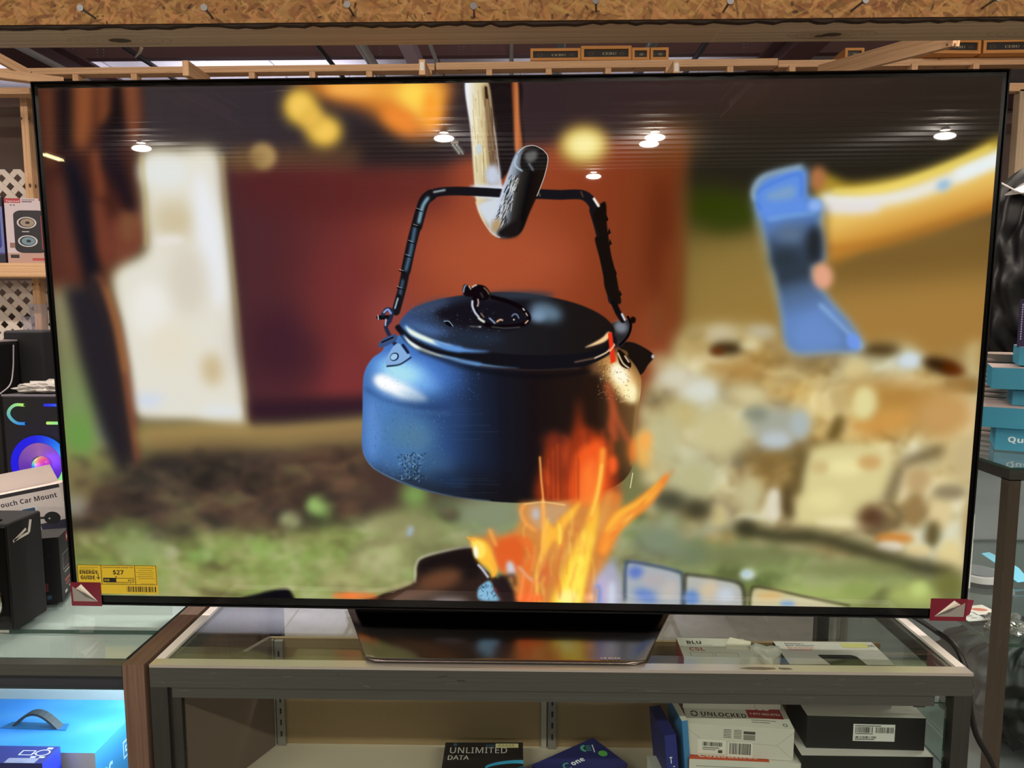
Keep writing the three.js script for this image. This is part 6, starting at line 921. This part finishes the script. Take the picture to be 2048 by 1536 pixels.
  const cardB = thing('photo_card', 'white flat card in front of the one with the red print', 'card', [1.085, sy, -0.535], 0.15), wp = print(128, 128, (g, w, h) => { g.fillStyle = '#d8d4d2'; g.fillRect(0, 0, w, h); g.fillStyle = '#9a8e8c'; g.fillRect(30, 40, 50, 20); g.fillRect(50, 74, 40, 16); }), cgB = new THREE.BoxGeometry(0.05, 0.006, 0.045); cgB.translate(0, 0.003, 0); part('card', cgB, [cm, cm, wp, cm, cm, cm], cardB);
  const crumple = (rx, ry, rz, f, n = 44) => { const g = new THREE.SphereGeometry(1, n, n / 2), p = g.attributes.position; for (let i = 0; i < p.count; i++) { const x = p.getX(i), y = p.getY(i), z = p.getZ(i), k = 1 + 0.18 * Math.sin(x * f * 0.7 + z * f * 0.4) + 0.14 * Math.cos(z * f * 0.8 - y * f * 0.5) + 0.05 * Math.sin(x * f * 1.6 + y * f * 1.2); p.setXYZ(i, x * k * rx, Math.max(-ry * 0.7, y * k * ry) + ry * 0.7, z * k * rz); } g.computeVertexNormals(); return g; };
  solo('foil_pack', crumple(0.05, 0.018, 0.045, 9), MP(0xcfccc8, 0.14, 0.9, { flatShading: true }), 'shiny crumpled foil pack at the front of the glass shelf', 'packaging', [1.135, sy, -0.475]); solo('foil_pack', crumple(0.04, 0.02, 0.05, 8), MP(0xd8d6d2, 0.16, 0.85, { flatShading: true }), 'shiny foil pack just right of the tower post', 'packaging', [1.26, sy, -0.46]);
  solo('wrapped_cable', tube([[-0.03, 0.006, 0.02], [0, 0.008, 0.0], [0.03, 0.006, -0.02], [0.05, 0.006, -0.05]], 0.006, 20, 8), MP(0x8d8a8c, 0.3, 0.5), 'short grey wrapped cable beside the charging pad', 'cable', [1.24, sy, -0.65]);
  // black plastic sacks lower down in the tower
  const sack = (rx, ry, rz, pos, label) => { const n = 90, g = new THREE.SphereGeometry(1, n, 60), p = g.attributes.position; for (let i = 0; i < p.count; i++) { const x = p.getX(i), y = p.getY(i), z = p.getZ(i), a = Math.atan2(z, x), k = 1 + 0.05 * Math.sin(a * 13 + y * 4) + 0.035 * Math.sin(a * 29 - y * 9 + x * 5) + 0.03 * Math.sin(y * 17 + a * 3); p.setXYZ(i, x * k * rx, y * k * ry, z * k * rz); } g.computeVertexNormals(); return solo('black_sack', g, MP(0x0a0b10, 0.46, 0), label, 'sack', pos); };
  sack(0.25, 0.15, 0.2, [1.36, -0.452, -0.68], 'folded black plastic sack low in the tower case'); 
  // teal cartons on top of the tower
  const teal = M(0x3a94b4, 0.5), tealTop = M(0xb8a8a4, 0.5), qual = print(512, 180, (g, w, h) => { g.fillStyle = '#3a94b4'; g.fillRect(0, 0, w, h); g.fillStyle = '#e6f0f2'; g.font = 'bold 60px sans-serif'; g.fillText('Qualwin', 60, 110); });
  const y0 = YT + 0.006, tb = (px0, pyT, pyB, z, w, d, label, front = teal, turn = -0.5) => { const a = at(px0, pyT, z), b = at(px0, pyB, z), h = a.y - b.y, t = thing('teal_carton', label, 'box', [a.x, b.y, z], turn, 'teal cartons on the tower case'), g = new THREE.BoxGeometry(w, h, d); g.translate(w / 2, h / 2, -d / 2); part('carton', g, [teal, teal, tealTop, teal, front, teal], t); return b.y + h; };
  tb(1992, 855, 899, -0.56, 0.2, 0.14, 'lowest teal carton with white lettering on the tower case', qual, -0.5); tb(1964, 813, 853, -0.56, 0.26, 0.16, 'wide teal carton second from the bottom of the stack', teal, -0.5); tb(2026, 780, 810, -0.58, 0.16, 0.12, 'narrow teal carton third from the bottom of the stack', teal, -0.5); tb(1985, 735, 777, -0.58, 0.24, 0.16, 'wide teal carton fourth from the bottom of the stack', teal, -0.5); tb(2040, 694, 731, -0.6, 0.2, 0.14, 'topmost teal carton of the stack', teal, -0.5);
  const pb = at(2041, 598, -0.62), pbB = at(2041, 694, -0.62), bk = thing('purple_book', 'dark purple book standing on the topmost teal carton', 'book', [pb.x, pbB.y, -0.62], -0.55), hb = pb.y - pbB.y, bkm = M(0x2c2450, 0.5), bkg = new THREE.BoxGeometry(0.12, hb, 0.02); bkg.translate(0.06, hb / 2, -0.01);
  part('cover', bkg, [bkm, bkm, bkm, bkm, print(256, 256, (g, w, h) => { g.fillStyle = '#2c2450'; g.fillRect(0, 0, w, h); g.fillStyle = '#c8c4d8'; for (let k = 0; k < 15; k++) g.fillRect(10, 26 + k * 13, 5, 8); }), bkm], bk);
  // ribbed grey hose stack behind the teal cartons
  const HZ = -0.78, hp = at(1986, 805, HZ), ht = at(1986, 714, HZ), hose = thing('ribbed_hose', 'grey ribbed hose coil standing behind the teal cartons', 'hose', [hp.x, y0, HZ]), n = 16, hh = ht.y - y0, rm = M(0x9a8e88, 0.7);
  part('core', cyl(0.03, 0.03, hh, 24).translate(0, hh / 2, 0), M(0x70665f, 0.7), hose);
  for (let k = 0; k < n; k++) { const r = new THREE.TorusGeometry(0.031, hh / n * 0.52, 8, 26); r.rotateX(Math.PI / 2); part('rib', r, rm, hose).position.set(0, hh * (k + 0.5) / n, 0); }
  part('lid', cyl(0.062, 0.05, 0.02, 30).translate(0.022, hh, 0), M(0x9a8c84, 0.6), hose);
  // large black bag behind
  const bp = at(2060, 560, -1.6); sack(0.32, 0.42, 0.3, [bp.x + 0.08, bp.y - 0.02, -1.6], 'large black plastic sack behind the right edge of the television').scale.set(1, 1, 1);
  const paper = thing('paper_sheet', 'bent white paper sheet lying on top of the large black sack', 'paper', [at(2022, 388, -1.5).x, at(2022, 388, -1.5).y + 0.015, -1.5]); part('sheet', merge([bar([-0.05, 0.03, 0], [0.0, -0.02, 0.05], 0.004, 0.12), bar([0.0, -0.02, 0.05], [0.08, 0.02, 0.0], 0.004, 0.1)]), white, paper);
  const stn = thing('steel_table', 'dark table behind the tower carrying the large black sack', 'table', [bp.x + 0.1, bp.y - 0.5, -1.6]); part('table_top', bx(-0.4, -0.03, -0.35, 0.5, 0, 0.3), M(0x2a2626, 0.6), stn); for (const [x, z] of [[-0.38, -0.33], [0.44, -0.33], [-0.38, 0.25], [0.44, 0.25]]) part('leg', bx(x, -(bp.y - 0.5 + 0.96), z, x + 0.04, -0.03, z + 0.04), M(0x2a2626, 0.6), stn);
}

// ---------------------------------------------------------------- unseen racks added across the aisle to darken what screen and panes mirror
{
  const up = M(0x2b2826, 0.6), bd = M(0x4a413a, 0.85);
  [-2.41, 0, 2.41].forEach((x, i) => {
    const t = thing('added_dark_rack', `${['left', 'middle', 'right'][i]} added dark rack behind the camera that hides the bright floor from reflections`, 'rack', [x, -0.96, 2.75]);
    for (const s of [-1.2, 1.16]) for (const z of [-0.22, 0.18]) part('upright', bx(s, 0, z, s + 0.04, 1.5, z + 0.04), up, t);
    part('back_board', bx(-1.2, 0.02, -0.24, 1.2, 1.5, -0.222), bd, t);
    for (const y of [0.1, 0.55, 1.0, 1.46]) part('shelf', bx(-1.16, y, -0.22, 1.16, y + 0.025, 0.22), up, t);
  });
}

renderer.render(scene, camera);
